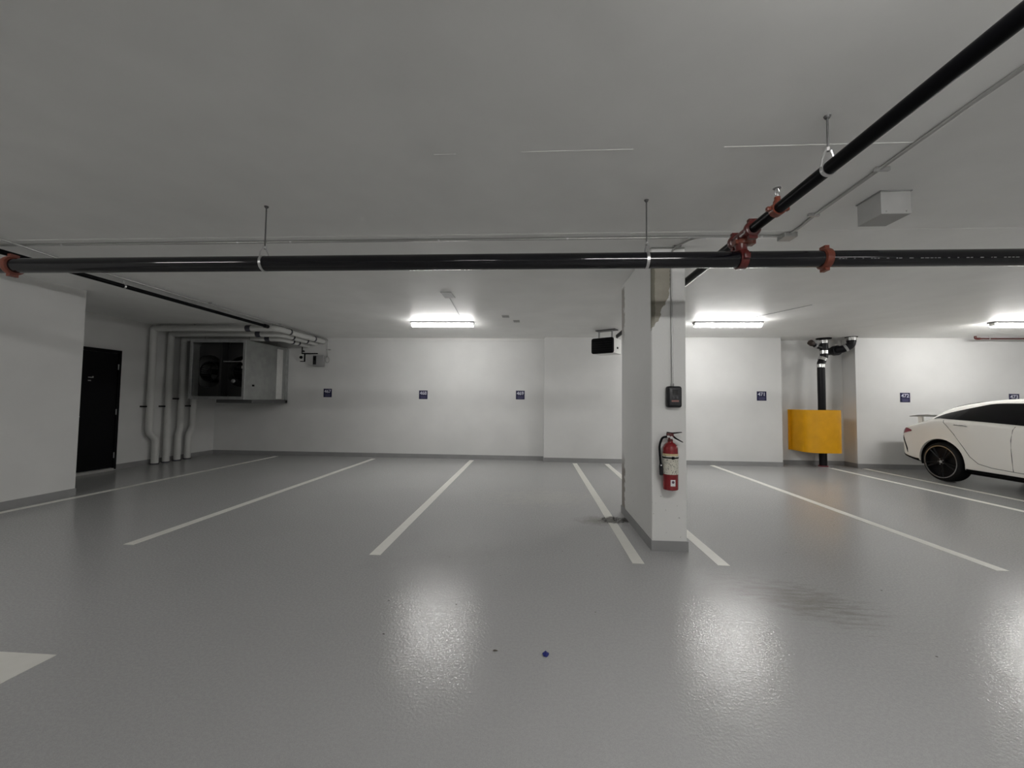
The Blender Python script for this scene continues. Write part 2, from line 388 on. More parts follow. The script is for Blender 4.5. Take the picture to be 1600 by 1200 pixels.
# ------------------------------------------------------------------ sprinkler piping
def hanger(x, y, z, r, axis, label, rr=0.0055):
    """threaded rod from the slab, clevis yoke and ring around a pipe"""
    o = thing('pipe_hanger', (x, y, z - r), label, 'pipe hanger', 'pipe hangers')
    top = z + r + 0.07
    bm = NB(); cyl(bm, (x, y, top - 0.01), (x, y, CZ), rr, 8); obj('rod', bm, M_ROD, o, True)
    bm = NB(); lathe(bm, (x, y, CZ - 0.014), (0, 0, 1), [(0, 0.011), (0.006, 0.015), (0.014, 0.018)], 10); obj('anchor', bm, M_ROD, o, True)
    ax = Vector((1, 0, 0)) if axis == 'x' else Vector((0, 1, 0)); sd = Vector((0, 1, 0)) if axis == 'x' else Vector((1, 0, 0))
    bm = NB(); band(bm, (x, y, z), ax, r + 0.0005, 0.022, 0.004, 28); obj('ring', bm, M_ZINC, o, True)
    bm = NB(); c = Vector((x, y, z))
    for s in (-1, 1):
        tube(bm, [c + sd * s * (r + 0.003) + Vector((0, 0, 0.01)), c + sd * s * (r + 0.003) * 0.8 + Vector((0, 0, r + 0.02)), Vector((x, y, top)) + sd * s * 0.014], 0.005, 6)
    tube(bm, [Vector((x, y, top)) - sd * 0.018, Vector((x, y, top)) + sd * 0.018], 0.007, 6)
    obj('yoke', bm, M_ZINC, o, True)
    bm = NB(); lathe(bm, (x, y, top - 0.008), (0, 0, 1), [(0, 0.012), (0.02, 0.012)], 6); obj('nut', bm, M_ZINC, o)
    return o
def coupling(bm, c, axis, r, w=0.055):
    lathe(bm, Vector(c) - Vector(axis) * w / 2, axis, [(0, r + 0.004), (w * 0.12, r + 0.016), (w * 0.5, r + 0.021), (w * 0.88, r + 0.016), (w, r + 0.004)], 24)
    u, v = frame_of(Vector(axis))
    for s in (-1, 1):     # bolt lugs
        cc = Vector(c) + v * s * (r + 0.022)
        bx = [cc - u * 0.03 - Vector(axis) * 0.016 - v * 0.012, cc + u * 0.03 - Vector(axis) * 0.016 - v * 0.012, cc + u * 0.03 + Vector(axis) * 0.016 - v * 0.012, cc - u * 0.03 + Vector(axis) * 0.016 - v * 0.012]
        prism(bm, bx, v * 0.024)
MY, MZ, MR = 3.08, 2.552, 0.061
mp = thing('sprinkler_main', (0.2, MY, MZ - MR), 'thick black sprinkler main hung across the whole bay', 'pipe')
for a, b_ in ((-6.69, -4.44), (-4.44, 2.175), (2.175, 16.9)):
    bm = NB(); cyl(bm, (a + 0.001, MY, MZ), (b_ - 0.001, MY, MZ), MR, 40); obj('pipe_length', bm, M_BLKPIPE, mp, True)
bm = NB(); coupling(bm, (-4.44, MY, MZ), (1, 0, 0), MR); obj('coupling', bm, M_REDO, mp, True, label='weathered orange red grooved coupling')
bm = NB(); coupling(bm, (2.175, MY, MZ), (1, 0, 0), MR, 0.06); obj('coupling', bm, M_REDO, mp, True, label='orange red grooved coupling')
bm = NB(); band(bm, (1.565, MY, MZ), (1, 0, 0), MR, 0.058, 0.012, 28); lathe(bm, (1.565, MY, MZ + MR), (0, 0, 1), [(0, 0.045), (0.03, 0.04), (0.045, 0.045), (0.065, 0.045)], 18)
for s in (-1, 1): box(bm, 1.545, 1.585, MY + s * 0.085 - 0.014, MY + s * 0.085 + 0.014, MZ - 0.02, MZ + 0.02, 0.004)
obj('outlet_saddle', bm, M_RED, mp, True, label='dark red outlet saddle')
bm = NB(); x = 2.235           # stencilled print along the pipe, too small to read
while x < 4.6:
    L = random.uniform(0.008, 0.03); a = math.radians(-18); n = 3
    c = Vector((x, MY, MZ)); hgt = 0.006
    vs = []
    for da in (-hgt / MR / 2, hgt / MR / 2):
        for xx in (x, x + L):
            vs.append(bm.verts.new((xx, MY - (MR + 0.0006) * math.cos(a + da), MZ + (MR + 0.0006) * math.sin(a + da))))
    bm.faces.new((vs[0], vs[1], vs[3], vs[2])); x += L + random.choice((0.008, 0.01, 0.05))
obj('pipe_print', bm, mat('faded_pipe_print', (0.22, 0.22, 0.22), 0.6), mp, kind='stuff')
hanger(-2.22, MY, MZ, MR, 'x', 'galvanised hanger on the black main over spaces 468 and 469')
hanger(0.855, MY, MZ, MR, 'x', 'galvanised hanger on the black main just before the pillar')

BX, BZ, BR = 1.585, 2.735, 0.036
br = thing('sprinkler_branch', (BX, 1.0, BZ - BR), 'black sprinkler branch pipe crossing above the main beside the pillar', 'pipe')
bm = NB(); cyl(bm, (BX, -8.95, BZ), (BX, 2.98, BZ), BR, 28); obj('pipe_length', bm, M_BRANCH, br, True)
bm = NB(); cyl(bm, (BX, 3.19, BZ), (BX, 7.70, BZ), BR, 28); obj('pipe_length', bm, M_BRANCH, br, True)
bm = NB(); tube(bm, [(BX, 2.96, BZ), (BX, 3.21, BZ)], BR + 0.006, 20); lathe(bm, (BX, MY, MZ + MR + 0.06), (0, 0, 1), [(0, BR + 0.008), (BZ - MZ - MR - 0.06, BR + 0.008)], 20); obj('tee', bm, M_RED, br, True, label='dark red grooved tee')
for yy in (2.96, 3.205):
    bm = NB(); coupling(bm, (BX, yy, BZ), (0, 1, 0), BR + 0.003, 0.05); obj('coupling', bm, M_RED, br, True)
bm = NB(); coupling(bm, (BX, MY, MZ + MR + 0.068), (0, 0, 1), BR + 0.005, 0.045); obj('coupling', bm, M_REDO, br, True)
# upright sprinkler on its outlet
hy = 2.655
sp = bm = NB(); band(bm, (BX, hy, BZ), (0, 1, 0), BR, 0.05, 0.010, 20)
lathe(bm, (BX, hy, BZ + BR), (0, 0, 1), [(0, 0.026), (0.012, 0.026), (0.03, 0.018), (0.045, 0.018)], 14)
for s in (-1, 1): box(bm, BX + s * 0.055 - 0.016, BX + s * 0.055 + 0.016, hy - 0.014, hy + 0.014, BZ - 0.012, BZ + 0.014, 0.003)
saddle = obj('outlet_saddle', bm, M_REDO, br, True, label='orange red outlet saddle')
bm = NB(); lathe(bm, (BX, hy, BZ + BR + 0.045), (0, 0, 1), [(0, 0.012), (0.016, 0.012), (0.018, 0.008), (0.024, 0.007)], 12)
for s in (-1, 1): tube(bm, [(BX + s * 0.009, hy, BZ + BR + 0.06), (BX + s * 0.016, hy, BZ + BR + 0.08), (BX + s * 0.004, hy, BZ + BR + 0.104)], 0.003, 6, 0.01)
obj('sprinkler_head', bm, M_ZINC, br, True, label='small bright upright sprinkler head')
bm = NB(); lathe(bm, (BX, hy, BZ + BR + 0.103), (0, 0, 1), [(0, 0.024), (0.003, 0.026)], 20); obj('deflector', bm, M_GREYM, br, True)
hanger(BX, 2.20, BZ, BR, 'y', 'galvanised hanger on the black branch pipe near the sprinkler head')

LX, LZ, LR = -5.60, 2.955, 0.028
lb_ = thing('sprinkler_branch', (LX, 2.0, LZ - LR), 'thin black branch pipe under the ceiling toward the ventilation fan', 'pipe')
bm = NB(); cyl(bm, (LX, -8.9, LZ), (LX, 7.86, LZ), LR, 20); obj('pipe_length', bm, M_BRANCH, lb_, True)
bm = NB(); cyl(bm, (LX, 7.85, LZ), (LX, 7.95, LZ), LR + 0.012, 20); obj('end_cap', bm, M_CAST, lb_, True)
o = thing('pipe_hanger', (LX, 5.03, LZ - LR - 0.004), 'small galvanised strap on the thin black pipe by the nook', 'pipe hanger', 'pipe hangers')
bm = NB(); band(bm, (LX, 5.03, LZ), (0, 1, 0), LR + 0.0005, 0.022, 0.004, 20); obj('ring', bm, M_ZINC, o, True)
bm = NB(); cyl(bm, (LX, 5.03, LZ + LR), (LX, 5.03, CZ), 0.006, 8); obj('rod', bm, M_ZINC, o, True)

# small red pipe over the car
rp = thing('small_red_pipe', (10.6, 9.40, 2.95), 'thin dark red pipe with an elbow above the parked car', 'pipe')
bm = NB(); cyl(bm, (9.90, 9.40, 2.972), (15.0, 9.40, 2.972), 0.017, 12); obj('pipe_length', bm, mat('dark_red_pipe', (0.09, 0.02, 0.02), 0.35), rp, True)
bm = NB(); tube(bm, [(9.92, 9.40, 2.972), (9.83, 9.40, 2.972), (9.83, 9.40, CZ)], 0.024, 12, 0.05); obj('elbow', bm, M_RED, rp, True)
bm = NB(); band(bm, (10.12, 9.40, 2.972), (1, 0, 0), 0.0172, 0.02, 0.004, 16); cyl(bm, (10.12, 9.40, 2.992), (10.12, 9.40, CZ), 0.005, 8); obj('strap', bm, M_ZINC, rp, True)

# ------------------------------------------------------------------ conduits and boxes
CY = 3.77; cr = 0.011; cz = CZ - cr - 0.002
cd = thing('cross_conduit', (-1.5, CY, cz - cr), 'thin metal conduit running across the ceiling to a junction box', 'conduit')
bm = NB(); cyl(bm, (-6.69, CY, cz), (2.28, CY, cz), cr, 10); obj('tube', bm, M_CONDUIT, cd, True)
for xx in (-4.9, -3.0, -2.45, -0.95, 0.3, 2.1):
    bm = NB(); band(bm, (xx, CY, cz), (1, 0, 0), cr, 0.02, 0.002, 12); box(bm, xx - 0.01, xx + 0.01, CY + cr, CY + 0.035, CZ - 0.004, CZ); obj('strap', bm, M_ZINC, cd, True)
bm = NB(); box(bm, 2.27, 2.385, 3.70, 3.82, CZ - 0.045, CZ, 0.004)
jb = obj('junction_box', bm, M_CONDUIT, label='small square metal junction box where two ceiling conduits meet', cat='junction box')
cd2 = thing('aisle_conduit', (2.30, 1.0, cz - cr), 'metal conduit running from the junction box over the aisle', 'conduit')
bm = NB(); tube(bm, [(2.325, 3.72, cz), (2.325, 3.55, cz), (2.30, 3.4, cz), (2.24, 2.08, cz), (2.16, -8.9, cz)], 0.012, 10, 0.1); obj('tube', bm, M_CONDUIT, cd2, True)
for yy in (3.35, 2.7):
    bm = NB(); box(bm, 2.24, 2.33, yy - 0.01, yy + 0.01, CZ - 0.026, CZ - 0.001); obj('strap', bm, M_ZINC, cd2)
cd3 = thing('nook_conduit', (-5.40, 6.0, cz - cr - 0.026), 'thin conduit along the ceiling dropping down the back wall', 'conduit')
bm = NB(); tube(bm, [(-5.20, 3.0, cz - 0.026), (-5.36, 4.2, cz - 0.026), (-5.38, 6.0, cz - 0.026), (-5.33, 9.86, cz - 0.026), (-5.33, 9.875, 2.62)], 0.012, 10, 0.08); obj('tube', bm, M_CONDUIT, cd3, True)
bm = NB(); tube(bm, [(-5.33, 9.875, 2.62), (-5.33, 9.875, 2.55), (-5.28, 9.875, 2.49), (-5.29, 9.875, 2.40), (-5.35, 9.875, 2.38), (-5.385, 9.875, 2.44), (-5.38, 9.875, 2.52), (-5.34, 9.875, 2.56)], 0.008, 8, 0.04); obj('flexible_loop', bm, M_CONDUIT, cd3, True)
bm = NB(); box(bm, -5.36, -5.26, 9.87, 9.90, 2.71, 2.74, 0.003); obj('strap', bm, M_GREYM, cd3)
for yy in (4.4, 6.2, 8.0):
    bm = NB(); box(bm, -5.40, -5.33, yy - 0.01, yy + 0.01, cz - 0.015, CZ - 0.001); obj('strap', bm, M_ZINC, cd3)
cd4 = thing('pillar_conduit', (1.37, 4.0, 1.62), 'slim conduit dropping down the pillar face to a charcoal box', 'conduit')
bm = NB(); tube(bm, [(1.60, CY + 0.012, cz), (1.48, CY + 0.03, cz), (1.36, 4.012, 3.0), (1.36, 4.028, 2.85), (1.366, 4.028, 1.61)], 0.0095, 10, 0.1); obj('tube', bm, M_CONDUIT, cd4, True)
bm = NB(); box(bm, 1.37, 1.45, 3.985, 4.012, CZ - 0.012, CZ, 0.002); obj('strap', bm, M_GREYM, cd4)
bm = NB(); tube(bm, [(1.366, 4.026, 1.60), (1.366, 4.026, 1.645)], 0.015, 10); obj('connector', bm, M_GREYM, cd4, True)
# ceiling box
cb = thing('ceiling_box', (2.62, 3.10, 2.84), 'grey rectangular metal box fixed to the ceiling beyond the branch pipe', 'box')
bm = NB(); box(bm, 2.525, 2.735, 3.00, 3.215, 2.855, CZ, 0.003); obj('housing', bm, mat('box_grey', (0.40, 0.40, 0.39), 0.5, namp=0.05), cb)
bm = NB(); box(bm, 2.518, 2.742, 2.992, 3.222, CZ - 0.008, CZ, 0.002); obj('flange', bm, M_GREYM, cb)
for sx in (2.56, 2.70):
    bm = NB(); lathe(bm, (sx, 3.0, 2.875), (0, -1, 0), [(0, 0.006), (0.004, 0.005)], 8); obj('screw', bm, M_GREYM, cb)
# plates set in the slab
for (x0, x1, y0, y1, lb2) in ((-1.39, -1.23, 5.65, 5.97, 'flat grey square cover plate on the ceiling'), (-0.62, -0.49, 7.22, 7.40, 'small grey patch plate on the ceiling, nearer the pipe'), (-0.43, -0.31, 7.66, 7.84, 'small grey patch plate on the ceiling, nearer the back wall')):
    bm = NB(); box(bm, x0, x1, y0, y1, CZ - 0.006, CZ, 0.002)
    obj('cover_plate', bm, mat('plate_grey', (0.34, 0.34, 0.33), 0.5), label=lb2, cat='cover plate', group='ceiling cover plates')
for (a, b_, lb2) in (((-1.32, 5.98), (-1.42, 7.5), 'hairline feed wire from the ceiling plate to the strip light'), ((4.35, 6.45), (3.95, 7.4), 'hairline feed wire beside the strip light past the pillar')):
    bm = NB(); cyl(bm, (*a, CZ - 0.004), (*b_, CZ - 0.004), 0.004, 6); obj('feed_wire', bm, M_GREYM, label=lb2, cat='wire')

# ------------------------------------------------------------------ fire extinguisher
EX, EY = 1.318, 3.955
fe = thing('fire_extinguisher', (EX, EY, 0.615), 'red fire extinguisher with white label hung on the pillar', 'fire extinguisher')
R0 = 0.071
bm = NB(); lathe(bm, (EX, EY, 0), (0, 0, 1), [(0.618, R0 * 0.86), (0.622, R0 * 0.97), (0.632, R0), (1.005, R0), (1.025, R0 * 0.97), (1.045, R0 * 0.85), (1.062, R0 * 0.62), (1.072, R0 * 0.36), (1.085, R0 * 0.3)], 32); obj('cylinder', bm, M_EXT, fe, True)
bm = NB(); band(bm, (EX, EY, 0.868), (0, 0, 1), R0 + 0.0003, 0.196, 0.0008, 40); obj('label_print', bm, M_LABEL, fe, True, label='off-white instruction label')
bm = NB(); band(bm, (EX, EY, 0.928), (0, 0, 1), R0 + 0.001, 0.013, 0.003, 40); box(bm, EX - 0.012, EX + 0.012, EY - R0 - 0.012, EY - R0 - 0.002, 0.916, 0.942, 0.002); obj('strap', bm, M_BLACK, fe, True)
bm = NB(); box(bm, EX - 0.022, EX + 0.022, EY + R0 - 0.004, 4.04, 0.70, 1.03, 0.003); obj('wall_bracket', bm, M_BLACK, fe)
bm = NB()
pa = [(EX - 0.012, EX + 0.030)]
for k in range(1):
    vs = []
    for zz in (0.662, 0.722):
        for i in range(5):
            a = -PI / 2 + (-0.30 + 0.62 * i / 4); vs.append(bm.verts.new((EX + (R0 + 0.001) * math.cos(a), EY + (R0 + 0.001) * math.sin(a), zz)))
    for i in range(4): bm.faces.new((vs[i], vs[i + 1], vs[i + 6], vs[i + 5]))
sticker = obj('sticker', bm, M_TAG, fe, True, label='small white inspection sticker')
bm = NB(); a = -PI / 2 + 0.01; c = Vector((EX + (R0 + 0.001) * math.cos(a), EY + (R0 + 0.001) * math.sin(a), 0.70)); lathe(bm, c, (math.cos(a), math.sin(a), 0), [(0, 0.013), (0.001, 0.013)], 16); obj('sticker_mark', bm, mat('sticker_dark_mark', (0.08, 0.03, 0.06), 0.5), sticker)
bm = NB(); lathe(bm, (EX, EY, 1.08), (0, 0, 1), [(0, 0.024), (0.012, 0.026), (0.02, 0.02), (0.05, 0.02), (0.06, 0.022), (0.075, 0.018)], 16); box(bm, EX - 0.034, EX + 0.03, EY - 0.014, EY + 0.014, 1.115, 1.16, 0.004); obj('valve', bm, mat('valve_maroon', (0.10, 0.02, 0.02), 0.4, 0.2), fe, True)
bm = NB(); prism(bm, [(EX - 0.03, EY - 0.011, 1.158), (EX + 0.02, EY - 0.011, 1.152), (EX + 0.108, EY - 0.011, 1.166), (EX + 0.108, EY - 0.011, 1.172), (EX + 0.02, EY - 0.011, 1.166), (EX - 0.03, EY - 0.011, 1.172)], (0, 0.022, 0)); obj('squeeze_lever', bm, M_BLACK, fe)
bm = NB(); prism(bm, [(EX + 0.015, EY - 0.011, 1.135), (EX + 0.045, EY - 0.011, 1.105), (EX + 0.118, EY - 0.011, 1.070), (EX + 0.118, EY - 0.011, 1.078), (EX + 0.05, EY - 0.011, 1.118), (EX + 0.02, EY - 0.011, 1.148)], (0, 0.022, 0)); obj('carry_handle', bm, M_BLACK, fe)
bm = NB(); lathe(bm, (EX + 0.004, EY - 0.014, 1.118), (0, -1, 0), [(0, 0.014), (0.012, 0.014), (0.014, 0.010)], 16); obj('pressure_gauge', bm, M_ZINC, fe, True)
bm = NB(); box(bm, EX - 0.034, EX - 0.008, EY - 0.018, EY - 0.013, 1.118, 1.136, 0.002); obj('pull_pin_tag', bm, M_TAG, fe)
bm = NB(); tube(bm, [(EX - 0.03, EY, 1.125), (EX - 0.075, EY, 1.118), (EX - 0.105, EY, 1.04), (EX - 0.098, EY, 0.93), (EX - 0.092, EY, 0.86)], 0.0105, 12, 0.06); obj('hose', bm, M_BLACK, fe, True)
bm = NB(); lathe(bm, (EX - 0.092, EY, 0.868), (0.06, 0, -1), [(0, 0.013), (0.02, 0.014), (0.022, 0.017), (0.11, 0.018), (0.115, 0.014)], 14); noz = obj('nozzle', bm, M_CHAR, fe, True)
bm = NB(); lathe(bm, (EX - 0.091, EY - 0.013, 0.85), (0, -1, 0), [(0, 0.007), (0.004, 0.006)], 10); obj('nozzle_clip', bm, M_TAG, fe, True)

# charcoal gas detector on the pillar
gd = thing('gas_detector', (1.37, 4.0, 1.41), 'charcoal rounded detector box with a faint reddish strip on the pillar', 'detector')
bm = NB(); box(bm, 1.298, 1.440, 3.965, 4.04, 1.408, 1.618, 0.022, 3); obj('housing', bm, M_CHAR, gd, True)
bm = NB(); box(bm, 1.315, 1.423, 3.958, 3.968, 1.43, 1.60, 0.006, 2); face = obj('front_cover', bm, mat('charcoal_cover', (0.030, 0.030, 0.033), 0.45), gd, True)
bm = NB(); box(bm, 1.342, 1.396, 3.955, 3.960, 1.535, 1.582, 0.003); obj('display', bm, mat('display_black', (0.008, 0.008, 0.009), 0.2), face)
for dx in (-0.018, 0.018):
    bm = NB(); lathe(bm, (1.369 + dx, 3.958, 1.505), (0, -1, 0), [(0, 0.012), (0.003, 0.010)], 14); obj('button', bm, mat('button_grey', (0.07, 0.07, 0.075), 0.5), face, True)
bm = NB(); box(bm, 1.334, 1.404, 3.9555, 3.960, 1.463, 1.480, 0.001); obj('print_strip', bm, mat('reddish_print', (0.28, 0.14, 0.12), 0.5), face, label='faint reddish printed strip')

# ------------------------------------------------------------------ numbered signs
def text_mesh(txt, size, name, material, parent, c, bold=0.0):
    cu = bpy.data.curves.new(name, 'FONT'); cu.body = txt; cu.size = size; cu.align_x = 'CENTER'; cu.align_y = 'CENTER'; cu.extrude = 0.0006; cu.offset = bold
    to = bpy.data.objects.new(name + '_tmp', cu); COL.objects.link(to)
    bpy.context.view_layer.update(); dg = bpy.context.evaluated_depsgraph_get()
    me = bpy.data.meshes.new_from_object(to.evaluated_get(dg)); bpy.data.objects.remove(to); bpy.data.curves.remove(cu)
    me.name = name; me.materials.clear(); me.materials.append(material)
    me.transform(Matrix.Rotation(PI / 2, 4, 'X')); me.transform(Matrix.Translation(Vector(c) - ORG[parent.name]))
    o = bpy.data.objects.new(name, me); COL.objects.link(o); o.parent = parent; return o
def sign(num, x, z, y, label):
    s = 0.218
    o = thing('bay_sign', (x, y - 0.004, z - s / 2), label, 'sign', 'numbered parking signs')
    bm = NB(); box(bm, x - s / 2, x + s / 2, y - 0.006, y, z - s / 2, z + s / 2, 0.0015, 1); pl = obj('plate', bm, M_NAVY, o)
    text_mesh(num, 0.115, 'number', M_SIGNW, o, (x, y - 0.0068, z + 0.038), 0.0022)
    bm = NB()
    for k, (wd, dz) in enumerate(((0.14, -0.040), (0.15, -0.062), (0.12, -0.082))): box(bm, x - wd / 2, x + wd / 2, y - 0.0072, y - 0.0058, z + dz - 0.005, z + dz + 0.005)
    obj('small_print', bm, M_SIGND, o)
for num, x, z, y, lb2 in (('467', -5.305, 1.61, YB, 'navy sign numbered 467 below the control box by the fan'), ('468', -2.815, 1.59, YB, 'navy sign numbered 468 below the strip light on the back wall'),
                          ('469', -0.36, 1.61, YB, 'navy sign numbered 469 near the step in the back wall'), ('470', 2.86, 1.63, YP, 'navy sign numbered 470 hidden behind the pillar'),
                          ('471', 5.34, 1.645, YP, 'navy sign numbered 471 beside the recess with the yellow guard'), ('472', 8.545, 1.645, YP, 'navy sign numbered 472 above the rear wing of the car'),
                          ('473', 10.90, 1.645, YP, 'navy sign numbered 473 just above the car roof')):
    sign(num, x, z, y, lb2)

# ------------------------------------------------------------------ black door in the nook
dr = thing('door_1', (XB0, 7.0, 0), 'black steel door in the recessed part of the side wall', 'door', kind='structure')
dx0, dx1 = XB0, XB0 + 0.03
bm = NB()
for s in ((6.50, 6.56, 0.02, 2.37), (7.42, 7.475, 0.02, 2.37), (6.56, 7.42, 2.31, 2.37)): box(bm, dx0, dx1 + 0.012, s[0], s[1], s[2], s[3])
obj('door_frame', bm, M_BLACK, dr)
bm = NB(); box(bm, dx0, dx1, 6.565, 7.415, 0.06, 2.305, 0.002); lf = obj('door_leaf', bm, M_BLACK, dr)
for zz in (0.30, 1.15, 2.04):
    bm = NB(); cyl(bm, (dx1 + 0.014, 7.418, zz - 0.055), (dx1 + 0.014, 7.418, zz + 0.055), 0.009, 8); obj('hinge', bm, M_GREYM, dr, True)
bm = NB(); box(bm, dx0, dx1 + 0.03, 6.52, 7.42, 0.0, 0.05, 0.003); obj('threshold', bm, mat('aluminium_threshold', (0.5, 0.5, 0.48), 0.4, 0.6), dr)
bm = NB(); box(bm, dx1, dx1 + 0.012, 6.60, 6.66, 1.0, 1.16, 0.003); tube(bm, [(dx1 + 0.01, 6.63, 1.08), (dx1 + 0.055, 6.63, 1.08), (dx1 + 0.055, 6.75, 1.08)], 0.009, 8, 0.02); obj('door_handle', bm, M_ZINC, lf, True)
bm = NB(); box(bm, dx1, dx1 + 0.004, 6.90, 6.99, 1.80, 1.815, 0.001); box(bm, dx1, dx1 + 0.004, 6.97, 6.99, 1.815, 1.83); box(bm, dx1, dx1 + 0.004, 6.90, 6.95, 1.74, 1.755, 0.001); obj('door_print', bm, mat('door_print_grey', (0.35, 0.35, 0.33), 0.5), lf)

# ------------------------------------------------------------------ white vertical pipes on the side wall
WX, WR = -8.215, 0.066
def riser(y_lo, y_hi, zk, label, top, dk=0.14):
    o = thing('white_riser_pipe', (WX, y_lo, 0), label, 'pipe', 'white riser pipes beside the door')
    pts = [(WX, y_lo, 0.0), (WX, y_lo, zk - dk / 2), (WX, y_hi, zk + dk / 2)] if abs(y_lo - y_hi) > 0.01 else [(WX, y_lo, 0.0)]
    bm = NB(); tube(bm, pts + [(WX, y_hi, top)], WR, 18, 0.09); obj('pipe_length', bm, M_PVC, o, True)
    bm = NB(); band(bm, (WX, y_lo, 0.012), (0, 0, 1), WR, 0.024, 0.008, 18); obj('floor_collar', bm, M_COUP, o, True)
    zc = 1.42 if int(y_lo * 10) % 2 else 1.25
    bm = NB(); box(bm, XB0 + 0.001, WX - WR + 0.01, y_hi - 0.02, y_hi + 0.02, zc - 0.012, zc + 0.012); box(bm, XB0 + 0.001, WX, y_hi - WR - 0.06, y_hi - WR + 0.004, zc - 0.014, zc + 0.014); obj('wall_clip', bm, M_BLACK, o)
    return o
TOPZ = [2.925, 2.86, 2.80]
runs = [(8.21, 8.05, 0.68), (8.49, 8.44, None), (8.75, 8.80, 0.66)]
r1 = riser(8.21, 8.05, 0.62, 'white riser pipe with a low offset, first beside the black door', 2.86)
r2 = riser(8.47, 8.47, 0.68, 'straight white riser pipe, second from the black door', 2.80)
r3 = riser(8.75, 8.80, 0.66, 'white riser pipe with a slight offset, third from the black door', 2.74)
r4 = riser(9.02, 9.13, 0.66, 'white riser pipe passing behind the ventilation fan', 2.95)
# their horizontal runs above the fan, turning to the back wall
for k, (o, y, z, xe) in enumerate(((r1, 8.05, 2.935, -5.46), (r2, 8.47, 2.885, -5.66), (r3, 8.80, 2.835, -5.87))):
    y2 = 9.88; R_ = 0.064
    bm = NB(); tube(bm, [(WX, y, z - 0.09), (WX, y, z), (WX + 0.2, y, z)], R_ + 0.003, 16, 0.12); obj('elbow', bm, M_PVC, o, True)
    bm = NB(); tube(bm, [(WX + 0.15, y, z), (xe, y, z), (xe, 9.899, z)], R_, 16, 0.16); obj('horizontal_run', bm, M_PVC, o, True)
    for xc in ((xe - 0.62, xe - 0.50, xe - 0.30)[k],):
        bm = NB(); band(bm, (xc, y, z), (1, 0, 0), R_, 0.11, 0.006, 20); obj('coupling', bm, M_COUP, o, True, label='dark rubber coupling')
    for yc in (y + 0.42, 9.45):
        if yc < 9.8:
            bm = NB(); band(bm, (xe, yc, z), (0, 1, 0), R_, 0.05, 0.006, 20); obj('coupling', bm, M_COUP, o, True, label='dark rubber coupling')
    for xh in (-7.3, xe - 0.1):
        bm = NB(); cyl(bm, (xh, y, z + R_ - 0.004), (xh, y, CZ - 0.001), 0.006, 6); obj('rod', bm, M_GREYM, o)

# ------------------------------------------------------------------ ventilation fan box
FX0, FX1, FY0, FY1, FZ0, FZ1 = -7.66, -6.40, 8.36, 9.895, 1.42, 2.745
fb = thing('ventilation_fan', ((FX0 + FX1) / 2, 9.1, FZ0 - 0.05), 'galvanised ventilation fan box with dark open front hung in the corner', 'ventilation fan')
th = 0.012
bm = NB(); box(bm, FX1 - th, FX1, FY0 + 0.02, FY1, FZ0, FZ1); obj('side_panel', bm, M_GALVD, fb, label='dull galvanised side panel')
bm = NB(); box(bm, FX0, FX0 + th, FY0 + 0.02, FY1, FZ0, FZ1); obj('side_panel', bm, M_GALVD, fb)
bm = NB(); box(bm, FX0 + th, FX1 - th, FY0 + 0.02, FY1, FZ1 - th, FZ1); obj('top_panel', bm, M_GALVD, fb)
bm = NB(); box(bm, FX0 + th, FX1 - th, FY0 + 0.02, FY1, FZ0, FZ0 + th); obj('bottom_panel', bm, M_GALVD, fb)
bm = NB(); box(bm, FX0 + th, FX1 - th, FY1 - 0.02, FY1, FZ0 + th, FZ1 - th); obj('back_panel', bm, M_DARK, fb)
bm = NB(); fw = 0.065
for s in ((FX0, FX0 + fw, FZ0, FZ1), (FX1 - fw * 0.5, FX1, FZ0, FZ1), (FX0 + fw, FX1 - fw * 0.5, FZ1 - fw, FZ1), (FX0 + fw, FX1 - fw * 0.5, FZ0, FZ0 + fw)): box(bm, s[0], s[1], FY0, FY0 + 0.04, s[2], s[3], 0.002, 1)
obj('front_frame', bm, M_GALV, fb, label='galvanised front frame')
bm = NB(); box(bm, FX1, FX1 + 0.008, FY1 - 0.42, FY1 - 0.20, FZ0 + 0.02, FZ1 - 0.06, 0.002, 1); obj('side_strip', bm, M_STRIP, fb, label='bright pale strip on the side')
bm = NB(); box(bm, FX1, FX1 + 0.03, FY1 - 0.07, FY1, FZ0 - 0.08, FZ1 - 0.02); box(bm, FX1, FX1 + 0.02, FY0, FY0 + 0.03, FZ0, FZ1); obj('corner_angle', bm, M_GALV, fb)
bm = NB(); box(bm, FX0 + 0.45, FX1 + 0.03, FY0 + 0.25, FY1, FZ0 - 0.08, FZ0 - 0.005); obj('support_channel', bm, M_ROD, fb)
bm = NB(); box(bm, FX1, FX1 + 0.012, FY0 + 0.28, FY0 + 0.34, FZ0 + 0.30, FZ0 + 0.34); obj('latch', bm, M_BLACK, fb)
# inside: two round inlets with fan wheels and drive
def plate_with_hole(bm, x0, x1, y, z0, z1, cx, cz_, r, d=0.01, n=32):
    outer = []; inner = []
    for i in range(n):
        a = 2 * PI * i / n; c, s = math.cos(a), math.sin(a)
        tx = ((x1 - cx) if c > 0 else (cx - x0)) / max(abs(c), 1e-6); tz = ((z1 - cz_) if s > 0 else (cz_ - z0)) / max(abs(s), 1e-6)
        q = min(tx, tz); r_ = min(r, q - 0.006); outer.append((cx + c * q, cz_ + s * q)); inner.append((cx + c * r_, cz_ + s * r_))
    rs = [[bm.verts.new((p[0], yy, p[1])) for p in L] for L, yy in ((outer, y), (inner, y), (inner, y + d), (outer, y + d))]
    skin(bm, rs, False, True)
xm = (FX0 + FX1) / 2 + 0.02; zc_ = (FZ0 + FZ1) / 2 - 0.03
M_INN = mat('dark_steel_plate', (0.07, 0.07, 0.07), 0.4, 0.7)
